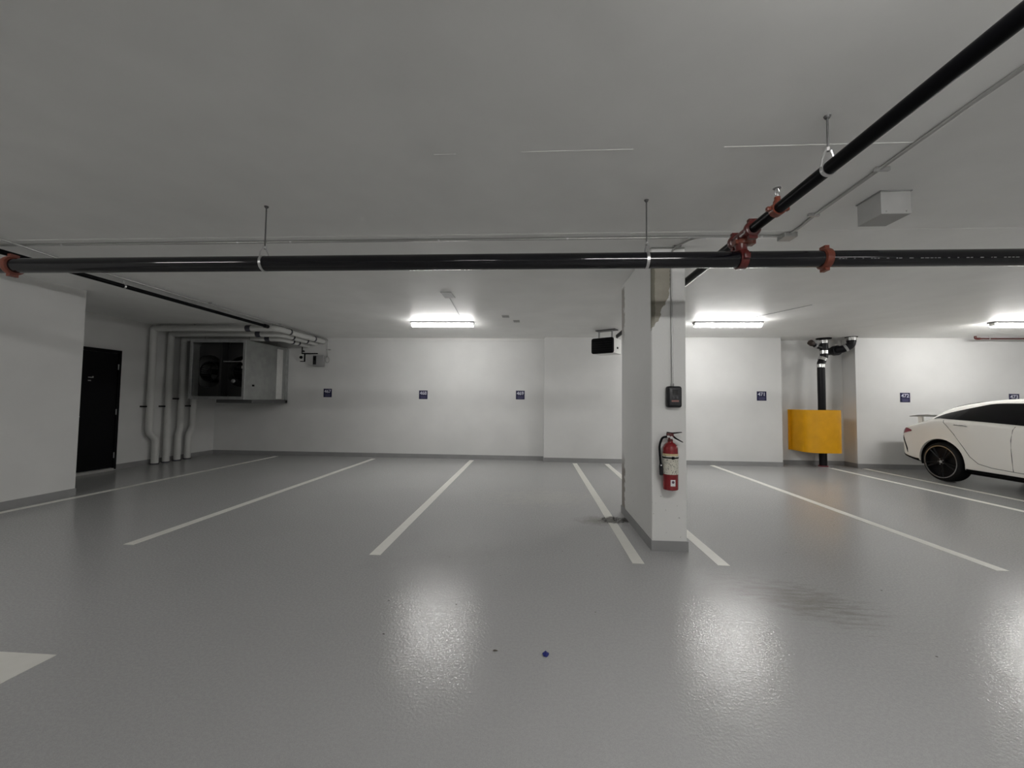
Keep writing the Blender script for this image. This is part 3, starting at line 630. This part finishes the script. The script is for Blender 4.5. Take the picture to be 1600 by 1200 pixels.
for cx, x0, x1, yd, rr in ((FX0 + 0.24, FX0 + th, xm - 0.02, 0.24, 0.37), (xm + 0.36, xm + 0.02, FX1 - th, 0.28, 0.35)):
    bm = NB(); hz = zc_
    plate_with_hole(bm, x0, x1, FY0 + yd, FZ0 + th, FZ1 - th, cx, hz, rr); obj('inlet_plate', bm, M_INN, fb)
    bm = NB(); lathe(bm, (cx, FY0 + yd + 0.03, hz), (0, 1, 0), [(0, 0.06), (0.3, 0.07)], 16)
    rw = 0.25                      # squirrel-cage wheel: hub, rim rings and forward-curved vanes
    for yy in (0.04, 0.30): band(bm, (cx - 0.005, FY0 + yd + yy, hz), (0, 1, 0), rw - 0.035 if cx < xm else rw - 0.03, 0.02, 0.02, 32)
    for k in range(28):
        a = 2 * PI * k / 28; d = Vector((math.cos(a), 0, math.sin(a))); tn = Vector((-math.sin(a), 0, math.cos(a))); c = Vector((cx - 0.005, FY0 + yd + 0.04, hz))
        prism(bm, [c + d * (rw - 0.05), c + d * (rw - 0.015) + tn * 0.02, c + d * (rw - 0.015) + tn * 0.026, c + d * (rw - 0.05) + tn * 0.006], Vector((0, 0.26, 0)))
    obj('fan_wheel', bm, M_DARK, fb)
bm = NB(); box(bm, xm - 0.035, xm + 0.02, FY0 + 0.10, FY0 + 0.30, FZ0 + th, FZ1 - th); obj('divider_post', bm, mat('post_dark_steel', (0.025, 0.025, 0.025), 0.5), fb)
bm = NB(); cyl(bm, (xm, FY0 + 0.15, zc_ + 0.22), (FX1 - 0.05, FY0 + 0.15, zc_ + 0.22), 0.014, 10); obj('drive_shaft', bm, M_GALV, fb, True)
bm = NB(); lathe(bm, (FX1 - 0.14, FY0 + 0.15, zc_ + 0.22), (1, 0, 0), [(0, 0.03), (0.01, 0.055), (0.06, 0.055), (0.07, 0.03)], 16); box(bm, FX1 - 0.14, FX1 - 0.07, FY0 + 0.11, FY0 + 0.19, zc_ + 0.06, zc_ + 0.12, 0.004); obj('bearing', bm, M_STRIP, fb, True)
bm = NB(); box(bm, FX1 - 0.09, FX1 - 0.06, FY0 + 0.12, FY0 + 0.16, FZ0 + 0.08, FZ1 - 0.12); obj('bearing_bar', bm, mat('post_dark_steel2', (0.10, 0.10, 0.11), 0.4, 0.5), fb)
bm = NB(); lathe(bm, (xm + 0.2, FY0 + 0.20, zc_ - 0.22), (0, 1, 0), [(0, 0.03), (0.02, 0.05), (0.12, 0.05)], 14); obj('motor', bm, M_GALV, fb, True)
for sx in (FX0 + 0.1, FX1 - 0.1):
    for sy in (8.635, 9.60):
        bm = NB(); cyl(bm, (sx, sy, FZ1 - 0.01), (sx, sy, CZ), 0.006, 6); obj('hanger_rod', bm, M_GREYM, fb)

# devices on the wall beside the fan
al = thing('horn_strobe', (-5.98, 9.83, 2.44), 'small round alarm horn on an angle bracket beside the fan box', 'alarm')
bm = NB(); box(bm, -5.97, -5.955, 9.79, 9.815, 2.63, 2.78); box(bm, -5.97, -5.55, 9.79, 9.815, 2.60, 2.625); box(bm, -5.90, -5.875, 9.79, 9.815, 2.42, 2.60); box(bm, -5.97, -5.955, 9.815, 9.90, 2.66, 2.70); box(bm, -6.0, -5.875, 9.79, 9.815, 2.40, 2.42); obj('bracket', bm, M_BLACK, al)
bm = NB(); box(bm, -6.06, -5.90, 9.815, 9.90, 2.42, 2.60, 0.01); obj('housing', bm, M_WHITE, al)
bm = NB(); lathe(bm, (-5.99, 9.815, 2.515), (0, -1, 0), [(0, 0.04), (0.02, 0.036)], 18); obj('sounder', bm, M_BLACK, al, True)
sw = thing('switch_box', (-5.53, 9.82, 2.29), 'dark grey control box on the wall between the fan and the conduit loop', 'control box')
bm = NB(); box(bm, -5.66, -5.40, 9.78, 9.90, 2.29, 2.57, 0.008); obj('housing', bm, M_GREYM, sw, True)
bm = NB(); box(bm, -5.655, -5.57, 9.772, 9.782, 2.33, 2.55, 0.003); obj('switch_panel', bm, M_CHAR, sw)
bm = NB(); box(bm, -5.635, -5.59, 9.764, 9.774, 2.43, 2.52, 0.003); obj('switch', bm, M_BLACK, sw)

# ------------------------------------------------------------------ unit heater
hc = Vector((1.42, 8.55, 2.505)); ang = math.radians(34)
ht = thing('unit_heater', hc, 'white unit heater with a black front hung beside the pillar', 'heater')
def hp(a, b, c):      # local (right, back, up) -> world
    return hc + Vector((math.cos(ang), -math.sin(ang), 0)) * a + Vector((math.sin(ang), math.cos(ang), 0)) * b + Vector((0, 0, c))
def hbox(bm, a0, a1, b0, b1, c0, c1, bev=0.0):
    t_ = NB(); box(t_, a0, a1, b0, b1, c0, c1, bev, 3)
    for v in t_.verts: v.co = hp(*v.co)
    me = bpy.data.meshes.new('t'); t_.to_mesh(me); t_.free(); bm.from_mesh(me); bpy.data.meshes.remove(me)
bm = NB(); hbox(bm, -0.25, 0.25, 0.06, 0.46, 0.0, 0.33, 0.012); obj('housing', bm, M_WHITE, ht, True)
bm = NB(); hbox(bm, -0.255, 0.255, 0.0, 0.10, -0.005, 0.335, 0.045); ff = obj('front_grille', bm, M_BLACK, ht, True, label='black front grille')
for k in range(6):
    bm = NB(); zz = 0.035 + k * 0.05; hbox(bm, -0.215, 0.215, -0.008, 0.004, zz, zz + 0.008); obj('louver', bm, M_BLACK, ff)
for s in (-0.15, 0.15):
    bm = NB(); hbox(bm, s - 0.012, s + 0.012, 0.19, 0.215, 0.32, CZ - hc.z); obj('hanger_strap', bm, M_GREYM, ht)
bm = NB(); hbox(bm, 0.25, 0.262, 0.22, 0.28, 0.10, 0.14, 0.003); obj('control_knob', bm, M_BLACK, ht)
bm = NB(); tube(bm, [hp(0.2, 0.35, 0.32), hp(0.2, 0.35, 0.42), hp(0.35, 0.5, 0.46), hp(0.35, 0.5, CZ - hc.z)], 0.02, 10, 0.05); obj('supply_pipe', bm, mat('heater_gas_pipe', (0.06, 0.03, 0.03), 0.4), ht, True)
bm = NB(); hbox(bm, -0.2, 0.25, 0.12, 0.30, CZ - hc.z - 0.02, CZ - hc.z); obj('mount_shadow_plate', bm, M_ROD, ht)  # plate kept dark to stand in for the heater's shadow on the slab

# ------------------------------------------------------------------ drain pipe, guard and side pipes in the recess
DX, DY, DR = 6.755, 9.76, 0.078
dp = thing('drain_pipe', (DX, DY, 0), 'black vertical drain pipe with steel clamps standing in the wall recess', 'pipe')
bm = NB(); cyl(bm, (DX, DY, 0.02), (DX, DY, 2.36), DR, 24); obj('pipe_length', bm, M_CAST, dp, True)
bm = NB(); tube(bm, [(DX, DY, 2.34), (DX, DY, 2.44), (DX + 0.075, DY, 2.58), (DX + 0.075, DY, 2.68)], DR + 0.004, 22, 0.05); obj('offset_bend', bm, M_CAST, dp, True)
bm = NB(); cyl(bm, (DX + 0.075, DY, 2.66), (DX + 0.075, DY, CZ), DR + 0.006, 24); obj('hub', bm, M_CAST, dp, True)
bm = NB(); lathe(bm, (DX + 0.075, DY, CZ - 0.02), (0, 0, 1), [(0, 0.15), (0.02, 0.155)], 28); obj('ceiling_flange', bm, M_BLACK, dp, True)
def clamp(c, ax, r, w=0.075):
    bm = NB(); band(bm, c, ax, r, w, 0.006, 26); band(bm, Vector(c) + Vector(ax).normalized() * w * 0.3, ax, r + 0.006, 0.014, 0.003, 26); band(bm, Vector(c) - Vector(ax).normalized() * w * 0.3, ax, r + 0.006, 0.014, 0.003, 26)
    return bm
for c, ax, r in (((DX, DY, 2.375), (0, 0, 1), DR), ((DX + 0.04, DY, 2.53), (0.47, 0, 0.88), DR + 0.006), ((DX + 0.075, DY, 2.70), (0, 0, 1), DR + 0.006), ((DX + 0.075, DY, 2.945), (0, 0, 1), DR + 0.006)):
    obj('band_clamp', clamp(c, ax, r), M_STEEL, dp, True, label='stainless band clamp')
bm = NB(); tube(bm, [(DX + 0.05, DY, 2.80), (DX - 0.10, DY - 0.02, 2.83), (DX - 0.22, DY - 0.03, 2.90)], 0.045, 16, 0.05); obj('side_branch', bm, M_CAST, dp, True)
bm = NB(); lathe(bm, (DX - 0.20, DY - 0.03, 2.885), (-0.75, -0.25, 0.45), [(0, 0.06), (0.03, 0.066), (0.09, 0.066), (0.095, 0.05)], 18); obj('cleanout_cap', bm, mat('brown_cleanout_cap', (0.05, 0.035, 0.03), 0.5), dp, True)
obj('band_clamp', clamp((DX - 0.125, DY - 0.022, 2.845), (-0.8, -0.1, 0.4), 0.0455, 0.04), M_GREYM, dp, True)
bm = NB(); lathe(bm, (DX, DY, 0.0), (0, 0, 1), [(0, 0.135), (0.012, 0.13), (0.016, 0.09)], 28); obj('floor_flange', bm, M_GREYM, dp, True)
bm = NB(); lathe(bm, (DX, DY, 0.012), (0, 0, 1), [(0, 0.10), (0.03, 0.095)], 28); obj('base_ring', bm, mat('dark_red_ring', (0.20, 0.02, 0.04), 0.5), dp, True, label='dark red ring at the foot')
# second drain with trap
SX, SY = 7.30, 9.56
sd_ = thing('drain_trap', (SX, SY, 2.62), 'black drain elbow with steel clamp coming through the ceiling beside the recess', 'pipe')
bm = NB(); cyl(bm, (SX, SY, 2.90), (SX, SY, CZ), 0.092, 22); obj('hub', bm, M_CAST, sd_, True)
bm = NB(); tube(bm, [(SX, SY, 2.95), (SX, SY, 2.85), (SX - 0.10, SY + 0.06, 2.77), (SX - 0.22, SY + 0.16, 2.74)], 0.085, 20, 0.08); obj('elbow', bm, M_CAST, sd_, True)
bm = NB(); lathe(bm, (SX - 0.20, SY + 0.13, 2.738), (-0.08, 0.99, 0.0), [(0, 0.08), (0.01, 0.115), (0.12, 0.115), (0.14, 0.09), (0.38, 0.085)], 22); obj('cleanout_hub', bm, M_CAST, sd_, True)
obj('band_clamp', clamp((SX, SY, 2.985), (0, 0, 1), 0.093, 0.07), M_STEEL, sd_, True, label='stainless band clamp')
obj('band_clamp', clamp((SX - 0.085, SY + 0.052, 2.785), (-0.7, 0.45, -0.45), 0.087, 0.05), M_GREYM, sd_, True)
bm = NB(); lathe(bm, (SX, SY, CZ - 0.012), (0, 0, 1), [(0, 0.12), (0.012, 0.125)], 24); obj('ceiling_flange', bm, M_BLACK, sd_, True)
# yellow guard: one bent sheet, open at the back
gu = thing('pipe_guard', (6.57, 9.7, 0.36), 'yellow bent steel guard bolted around the black drain pipe', 'guard')
gx0, gx1, gy0, gy1 = 6.23, 7.03, 9.40, YR
pl = fillet([(gx0, gy1, 0), (gx0, gy0, 0), (gx1, gy0, 0), (gx1, gy1, 0)], 0.26, 10)
bm = NB(); rows = []
for i, q in enumerate(pl):
    d = (pl[min(i + 1, len(pl) - 1)] - pl[max(i - 1, 0)]).normalized(); n_ = Vector((-d.y, d.x, 0)) * 0.012
    rows.append([bm.verts.new(q + Vector((0, 0, 0.36))), bm.verts.new(q + Vector((0, 0, 1.335))), bm.verts.new(q + n_ + Vector((0, 0, 1.335))), bm.verts.new(q + n_ + Vector((0, 0, 0.36)))])
skin(bm, rows); obj('sheet', bm, M_YEL, gu, True)
for xx, s in ((gx0, -1), (gx1, 1)):
    bm = NB(); box(bm, min(xx, xx + s * 0.06), max(xx, xx + s * 0.06), gy1 - 0.012, gy1, 0.36, 1.335); obj('mounting_flange', bm, M_YEL, gu)

# ------------------------------------------------------------------ litter
bm = NB(); bmesh.ops.create_icosphere(bm, subdivisions=2, radius=0.018)
for v in bm.verts:
    v.co = Vector((v.co.x * random.uniform(0.7, 1.25), v.co.y * random.uniform(0.6, 1.1), max(v.co.z, -0.009) * random.uniform(0.7, 1.1))) + Vector((0.075, 2.34, 0.0095))
mz = min(v.co.z for v in bm.verts)
for v in bm.verts: v.co.z -= mz - 0.0005
obj('plastic_scrap', bm, M_BLUE, label='crumpled bright blue plastic scrap lying on the aisle', cat='litter')
bm = NB(); pts = [(-0.02, 0), (-0.008, 0.008), (0.006, 0.006), (0.02, 0.002), (0.008, -0.006), (-0.006, -0.007)]
prism(bm, [(-0.215 + x * 0.8, 2.36 + y * 0.9, 0.001 + 0.004 * abs(math.sin(x * 160))) for x, y in pts], (0, 0, 0.0015)); obj('dry_leaf', bm, M_LEAF, label='tiny curled dry leaf on the aisle near the blue scrap', cat='litter')
bm = NB()
for k in range(46):
    a = random.gauss(0, 1); b_ = random.gauss(0, 1); s = random.uniform(0.004, 0.013)
    r = bmesh.ops.create_icosphere(bm, subdivisions=1, radius=s)
    for v in r['verts']: v.co = v.co * random.uniform(0.7, 1.2); v.co.z = abs(v.co.z) * 0.6
    bmesh.ops.translate(bm, verts=r['verts'], vec=(min(1.03 + a * 0.085, 1.14), 5.03 + b_ * 0.06, 0.0025))
obj('debris_pile', bm, mat('dirt_crumbs', (0.05, 0.047, 0.04), 0.9), label='dark dirt crumbs swept up at the foot of the pillar', cat='debris', kind='stuff')

bm = NB()
for k in range(34):
    x = random.choice((random.uniform(-1.35, 0.85), random.uniform(1.8, 3.9))); y = random.uniform(2.3, 6.5); sz = random.uniform(0.003, 0.007)
    r = bmesh.ops.create_icosphere(bm, subdivisions=1, radius=sz)
    for v in r['verts']: v.co = Vector((v.co.x * random.uniform(0.8, 1.8), v.co.y, abs(v.co.z) * 0.5))
    bmesh.ops.translate(bm, verts=r['verts'], vec=(x, y, 0.0005))
obj('floor_grit', bm, mat('grit', (0.10, 0.095, 0.085), 0.9), label='tiny dark specks of grit scattered over the floor', cat='debris', kind='stuff')

# ------------------------------------------------------------------ white four-door fastback car
CX, CYR, CL = 8.885, 9.15, 5.33
car = thing('car', (CX, CYR - CL / 2, 0), 'white fastback car with raised rear wing parked tail to the wall', 'car')
#        u     zb    hw    belt  ztop  hwr
STA = [(0.00, 0.45, 0.82, 0.90, 0.96, 0.62), (0.05, 0.40, 0.91, 0.97, 1.03, 0.66), (0.16, 0.36, 0.96, 1.02, 1.09, 0.68), (0.32, 0.32, 0.975, 1.07, 1.16, 0.67), (0.50, 0.30, 0.985, 1.12, 1.27, 0.63),
       (0.66, 0.28, 0.99, 1.16, 1.40, 0.60), (0.86, 0.26, 0.99, 1.19, 1.485, 0.58), (1.22, 0.25, 0.985, 1.18, 1.555, 0.56), (1.76, 0.25, 0.975, 1.15, 1.605, 0.55), (2.40, 0.25, 0.97, 1.11, 1.60, 0.55),
       (2.95, 0.25, 0.97, 1.07, 1.52, 0.56), (3.40, 0.25, 0.975, 1.04, 1.33, 0.60), (3.80, 0.25, 0.98, 1.01, 1.10, 0.66), (4.30, 0.25, 0.985, 0.95, 1.03, 0.66), (4.80, 0.25, 0.96, 0.84, 0.93, 0.60), (5.12, 0.26, 0.88, 0.70, 0.78, 0.52), (5.33, 0.34, 0.68, 0.58, 0.62, 0.40)]
def sta(u):
    u = min(max(u, 0), CL)
    for i in range(len(STA) - 1):
        if u <= STA[i + 1][0]: break
    P1, P2 = STA[i], STA[i + 1]; P0 = STA[max(i - 1, 0)]; P3 = STA[min(i + 2, len(STA) - 1)]
    h = P2[0] - P1[0]; tt = (u - P1[0]) / h; out = []
    for k in range(1, 6):
        m1 = (P2[k] - P0[k]) / max(P2[0] - P0[0], 1e-6) * h; m2 = (P3[k] - P1[k]) / max(P3[0] - P1[0], 1e-6) * h
        if (P1[k] - P0[k]) * (P2[k] - P1[k]) <= 0: m1 = 0
        if (P2[k] - P1[k]) * (P3[k] - P2[k]) <= 0: m2 = 0
        out.append((2 * tt**3 - 3 * tt**2 + 1) * P1[k] + (tt**3 - 2 * tt**2 + tt) * m1 + (-2 * tt**3 + 3 * tt**2) * P2[k] + (tt**3 - tt**2) * m2)
    return out
def ctrl(u):
    zb, hw, be, zt, hr = sta(u); H_ = be - zb; G = zt - 0.035 - be
    return [(0, zb), (0.6 * hw, zb), (0.93 * hw, zb + 0.02), (0.985 * hw, zb + 0.13 * H_), (0.995 * hw, zb + 0.40 * H_), (hw, zb + 0.68 * H_), (0.975 * hw, zb + 0.90 * H_), (0.93 * hw, be),
            (0.93 * hw + (hr - 0.93 * hw) * 0.5, be + G * 0.55), (hr, be + G), (hr * 0.55, zt - 0.006), (0, zt)]
NC = 12; KB, KR = 7, 9
def sec(u, tt):
    c = ctrl(u); i = min(int(tt), NC - 2); f = tt - i
    p0, p1, p2, p3 = c[max(i - 1, 0)], c[i], c[i + 1], c[min(i + 2, NC - 1)]
    r = []
    for k in (0, 1):
        r.append(0.5 * ((2 * p1[k]) + (-p0[k] + p2[k]) * f + (2 * p0[k] - 5 * p1[k] + 4 * p2[k] - p3[k]) * f * f + (-p0[k] + 3 * p1[k] - 3 * p2[k] + p3[k]) * f**3))
    return r
def cp(u, tt, side, off=0.0):
    """point on the car's skin; side -1 = towards the drain pipe"""
    v, z = sec(u, tt); v2, z2 = sec(u, min(tt + 0.05, NC - 1.001)); v1, z1 = sec(u, max(tt - 0.05, 0))
    dv, dz = v2 - v1, z2 - z1; L = math.hypot(dv, dz) or 1
    return Vector((CX + side * (v + dz / L * off), CYR - u, z - dv / L * off))
bm = NB(); rings = []
us = sorted(set([round(CL * i / 70, 3) for i in range(71)] + [0.02, 0.05, 0.10]))
ts = [i / 3 for i in range(0, 3 * (NC - 1) + 1)]
for u in us:
    L = [bm.verts.new(cp(u, min(tt, NC - 1.0001), 1)) for tt in ts]
    Rr = [bm.verts.new(cp(u, tt, -1)) for tt in ts[1:-1]][::-1]
    rings.append(L + Rr)
skin(bm, rings)
body = obj('body', bm, M_CARW, car, True, autosmooth=False)
WY = [8.255, 8.255 - 3.08]; WZ, TR = 0.375, 0.373
bm = NB()
for wy in WY:
    for s in (-1, 1): cyl(bm, (CX + s * 0.62, wy, WZ + 0.01), (CX + s * 1.2, wy, WZ + 0.01), 0.432, 40)
cut = obj('cutter', bm, M_BLACK)
md = body.modifiers.new('b', 'BOOLEAN'); md.object = cut; md.operation = 'DIFFERENCE'; md.solver = 'EXACT'
bpy.context.view_layer.update(); dg = bpy.context.evaluated_depsgraph_get()
me = bpy.data.meshes.new_from_object(body.evaluated_get(dg)); body.modifiers.clear(); old = body.data; body.data = me; me.name = 'body'
me.materials.clear(); me.materials.append(M_CARW)
for p_ in me.polygons: p_.use_smooth = True; p_.material_index = 0
me.set_sharp_from_angle(angle=math.radians(40))
cd_ = cut.data; bpy.data.objects.remove(cut); bpy.data.meshes.remove(cd_); bpy.data.meshes.remove(old)
def patch(name, ulist, lo, hi, side, material, parent, off=0.006, nt_=6):
    bm = NB(); A = []
    for u in ulist:
        a, b_ = lo(u), hi(u); A.append([bm.verts.new(cp(u, a + (b_ - a) * j / nt_, side, off)) for j in range(nt_ + 1)])
    B = [[bm.verts.new(v.co - Vector((side * off * 1.2, 0, 0))) for v in r] for r in A]
    for i in range(len(A) - 1):
        for j in range(nt_):
            bm.faces.new((A[i][j], A[i + 1][j], A[i + 1][j + 1], A[i][j + 1])); bm.faces.new((B[i][j + 1], B[i + 1][j + 1], B[i + 1][j], B[i][j]))
    for j in range(nt_):
        bm.faces.new((A[0][j], A[0][j + 1], B[0][j + 1], B[0][j])); bm.faces.new((A[-1][j + 1], A[-1][j], B[-1][j], B[-1][j + 1]))
    for i in range(len(A) - 1):
        bm.faces.new((A[i + 1][0], A[i][0], B[i][0], B[i + 1][0])); bm.faces.new((A[i][-1], A[i + 1][-1], B[i + 1][-1], B[i][-1]))
    return obj(name, bm, material, parent, True)
def seam(path, side, name='shut_line', r=0.0045):
    bm = NB(); tube(bm, [cp(u, tt, side, 0.0) for u, tt in path], r, 6); return obj(name, bm, M_SEAM, car, True)
def frange(a, b_, n): return [a + (b_ - a) * i / n for i in range(n + 1)]
wlo = lambda u: KB + 0.10 + (0.16 * max(0, (1.05 - u) / 0.35) ** 1.5 if u < 1.05 else 0)
def whi(u):
    if u < 1.5: f = max(0.0, (u - 0.70) / 0.8); return KB + 0.28 + 1.34 * f ** 0.55
    if u > 2.9: f = (u - 2.9) / 0.75; return KB + 1.62 - 1.45 * min(f, 1) ** 1.3
    return KB + 1.62
for side in (-1, 1):
    patch('rear_quarter_window', frange(0.70, 1.06, 12), wlo, whi, side, M_GLASS, car)
    patch('rear_door_window', frange(1.063, 2.06, 12), wlo, whi, side, M_GLASS, car)
    patch('front_door_window', frange(2.064, 3.62, 14), wlo, whi, side, M_GLASS, car)
    # shut lines: rear door curving round the wheel arch, and between the doors
    seam([(0.93, 6.9), (0.95, 6.4), (1.02, 5.9), (1.16, 5.2), (1.30, 4.4), (1.42, 3.7), (1.55, 3.3), (1.75, 3.12), (2.08, 3.05), (2.6, 3.03), (3.3, 3.03)], side)
    seam([(2.07, 6.95), (2.06, 6.2), (2.05, 5.2), (2.05, 4.2), (2.06, 3.05)], side)
    seam([(3.40, 6.95), (3.38, 6.0), (3.32, 5.0), (3.30, 3.05)], side)
    for u0 in (1.15, 2.25):
        bm = NB(); tube(bm, [cp(u0, 6.05, side, -0.004), cp(u0 + 0.02, 6.07, side, 0.03), cp(u0 + 0.2, 6.05, side, 0.03), cp(u0 + 0.22, 6.03, side, -0.004)], 0.012, 8, 0.03); obj('door_handle', bm, M_CHROME, car, True)
    patch('tail_lamp', frange(0.035, 0.30, 8), lambda u: 5.45 + 0.1 * (u / 0.3), lambda u: 5.62 + 0.95 * max(0.0, 1 - abs(u - 0.12) / 0.19), side, M_TAIL, car, 0.008)
    patch('side_vent', frange(0.085, 0.20, 6), lambda u: 4.85 - 1.6 * (u - 0.085) / 0.115, lambda u: 5.25 - 1.6 * (u - 0.085) / 0.115, side, M_BLACK, car, 0.007, 3)
    patch('sill_skirt', frange(1.34, 3.46, 10), lambda u: 1.5, lambda u: 2.55, side, M_BLACK, car, 0.012, 4)
    patch('lower_bumper_trim', frange(0.03, 0.44, 8), lambda u: 1.2, lambda u: 2.75, side, M_BLACK, car, 0.012, 4)
    patch('head_lamp', frange(4.72, 5.16, 8), lambda u: 5.6, lambda u: 6.7, side, M_GLASS, car, 0.008)
    bm = NB(); c = cp(3.42, 7.1, side, 0.0); box(bm, min(c.x + side * 0.06, c.x + side * 0.24), max(c.x + side * 0.06, c.x + side * 0.24), c.y - 0.06, c.y + 0.06, c.z + 0.02, c.z + 0.16, 0.03, 3); tube(bm, [c, c + Vector((side * 0.1, 0, 0.05))], 0.02, 8); obj('door_mirror', bm, M_CARW, car, True)
def top_patch(name, u0, u1, f, material, off=0.006):
    bm = NB(); A = []
    for u in frange(u0, u1, 12):
        row = [cp(u, tt, -1, off) for tt in frange(KR + f, NC - 1.001, 6)]; row += [cp(u, tt, 1, off) for tt in frange(KR + f, NC - 1.001, 6)][::-1][1:]
        A.append([bm.verts.new(q) for q in row])
    for i in range(len(A) - 1):
        for j in range(len(A[0]) - 1): bm.faces.new((A[i][j], A[i + 1][j], A[i + 1][j + 1], A[i][j + 1]))
    r = bmesh.ops.extrude_face_region(bm, geom=bm.faces[:]); 
    for v in r['geom']:
        if isinstance(v, bmesh.types.BMVert): v.co.z -= 0.006
    return obj(name, bm, material, car, True)
top_patch('rear_window', 0.46, 1.20, 0.15, M_GLASS); top_patch('windscreen', 2.92, 3.76, 0.1, M_GLASS)
# rear wing on two stalks
bm = NB(); pr = [(9.20, 1.222), (9.20, 1.236), (9.02, 1.262), (8.80, 1.278), (8.72, 1.272), (8.90, 1.245), (9.05, 1.228)]
prism(bm, [(CX - 0.68, y, z) for y, z in pr], (1.36, 0, 0)); wing = obj('rear_wing', bm, mat('wing_grey', (0.30, 0.29, 0.28), 0.35), car, label='raised thin rear wing')
for s in (-1, 1):
    x = CX + s * 0.62; bm = NB(); prism(bm, [(x - 0.02, 9.04, 1.0), (x - 0.02, 8.94, 1.0), (x - 0.02, 8.98, 1.25), (x - 0.02, 9.06, 1.24)], (0.04, 0, 0)); obj('wing_stalk', bm, M_CARW, wing)
bm = NB(); box(bm, CX - 0.55, CX + 0.55, CYR - 0.12, CYR + 0.02, 0.36, 0.50, 0.01); obj('diffuser', bm, M_BLACK, car)
bm = NB(); box(bm, CX - 0.26, CX + 0.26, CYR - 0.02, CYR + 0.012, 0.62, 0.74, 0.005); obj('plate_recess', bm, M_BLACK, car)
bm = NB(); box(bm, CX - 0.42, CX + 0.42, CYR - CL - 0.03, CYR - CL + 0.12, 0.36, 0.58, 0.03, 3); obj('front_grille', bm, M_BLACK, car, True)
bm = NB(); box(bm, CX - 0.80, CX + 0.80, WY[1] - 0.45, WY[0] + 0.45, 0.20, 0.30); obj('underbody', bm, M_BLACK, car)
def wheel(wy, side):
    xo = CX + side * 0.985; xi = xo - side * 0.27; ax = Vector((side, 0, 0)); c0 = Vector((xi, wy, WZ))
    o = obj('wheel', lathe(NB(), c0, ax, [(0, 0.30), (0.01, 0.34), (0.03, 0.362), (0.06, TR), (0.21, TR), (0.245, 0.362), (0.262, 0.345), (0.272, 0.318), (0.262, 0.308), (0.262, 0.30), (0.20, 0.295), (0.02, 0.29)], 48), M_TYRE, car, True, label='black tyre')
    bm = NB(); cc = Vector((xo, wy, WZ)); rs = []
    u, v = frame_of(ax)
    skin(bm, [ring(bm, cc + ax * t_, u, v, r_, 48) for t_, r_ in ((-0.01, 0.298), (0.004, 0.298), (0.004, 0.312), (-0.01, 0.312))], False, True); obj('rim_lip', bm, M_LIP, o, True, label='bright machined rim lip')
    bm = NB(); lathe(bm, cc - ax * 0.10, ax, [(0, 0.297), (0.02, 0.297)], 32); lathe(bm, cc - ax * 0.055, ax, [(0, 0.07), (0.04, 0.065), (0.045, 0.05)], 20)
    for k in range(5):
        for d_ in (-0.13, 0.13):
            a = 2 * PI * k / 5 + 0.3; e = a + d_
            p1 = cc + (u * math.cos(a + d_ * 0.5) + v * math.sin(a + d_ * 0.5)) * 0.05 - ax * 0.03; p2 = cc + (u * math.cos(e) + v * math.sin(e)) * 0.298 - ax * 0.008
            tube(bm, [p1, p2], 0.013, 6)
    obj('rim', bm, M_RIM, o, True)
    bm = NB(); lathe(bm, cc - ax * 0.012, ax, [(0, 0.03), (0.006, 0.028)], 16); obj('hub_cap', bm, M_GREYM, o, True)
    bm = NB()
    for k in range(5):
        a = 2 * PI * k / 5; q = cc + (u * math.cos(a) + v * math.sin(a)) * 0.052 - ax * 0.018; lathe(bm, q, ax, [(0, 0.008), (0.01, 0.008)], 6)
    obj('wheel_nut', bm, M_ZINC, o)
    bm = NB()   # arch liner
    rs = []
    for i in range(21):
        a = PI * (-0.08 + 1.16 * i / 20); q = Vector((0, math.cos(a), math.sin(a))) * 0.428
        rs.append([bm.verts.new(Vector((x, wy, WZ + 0.01)) + q * f) for x, f in ((CX + side * 0.63, 1.0), (CX + side * 0.945, 1.0), (CX + side * 0.945, 0.985), (CX + side * 0.63, 0.985))])
    skin(bm, rs); box(bm, min(CX + side * 0.60, CX + side * 0.635), max(CX + side * 0.60, CX + side * 0.635), wy - 0.42, wy + 0.42, 0.22, 0.79); obj('arch_liner', bm, M_BLACK, car, True)
for wy in WY:
    for s in (-1, 1): wheel(wy, s)
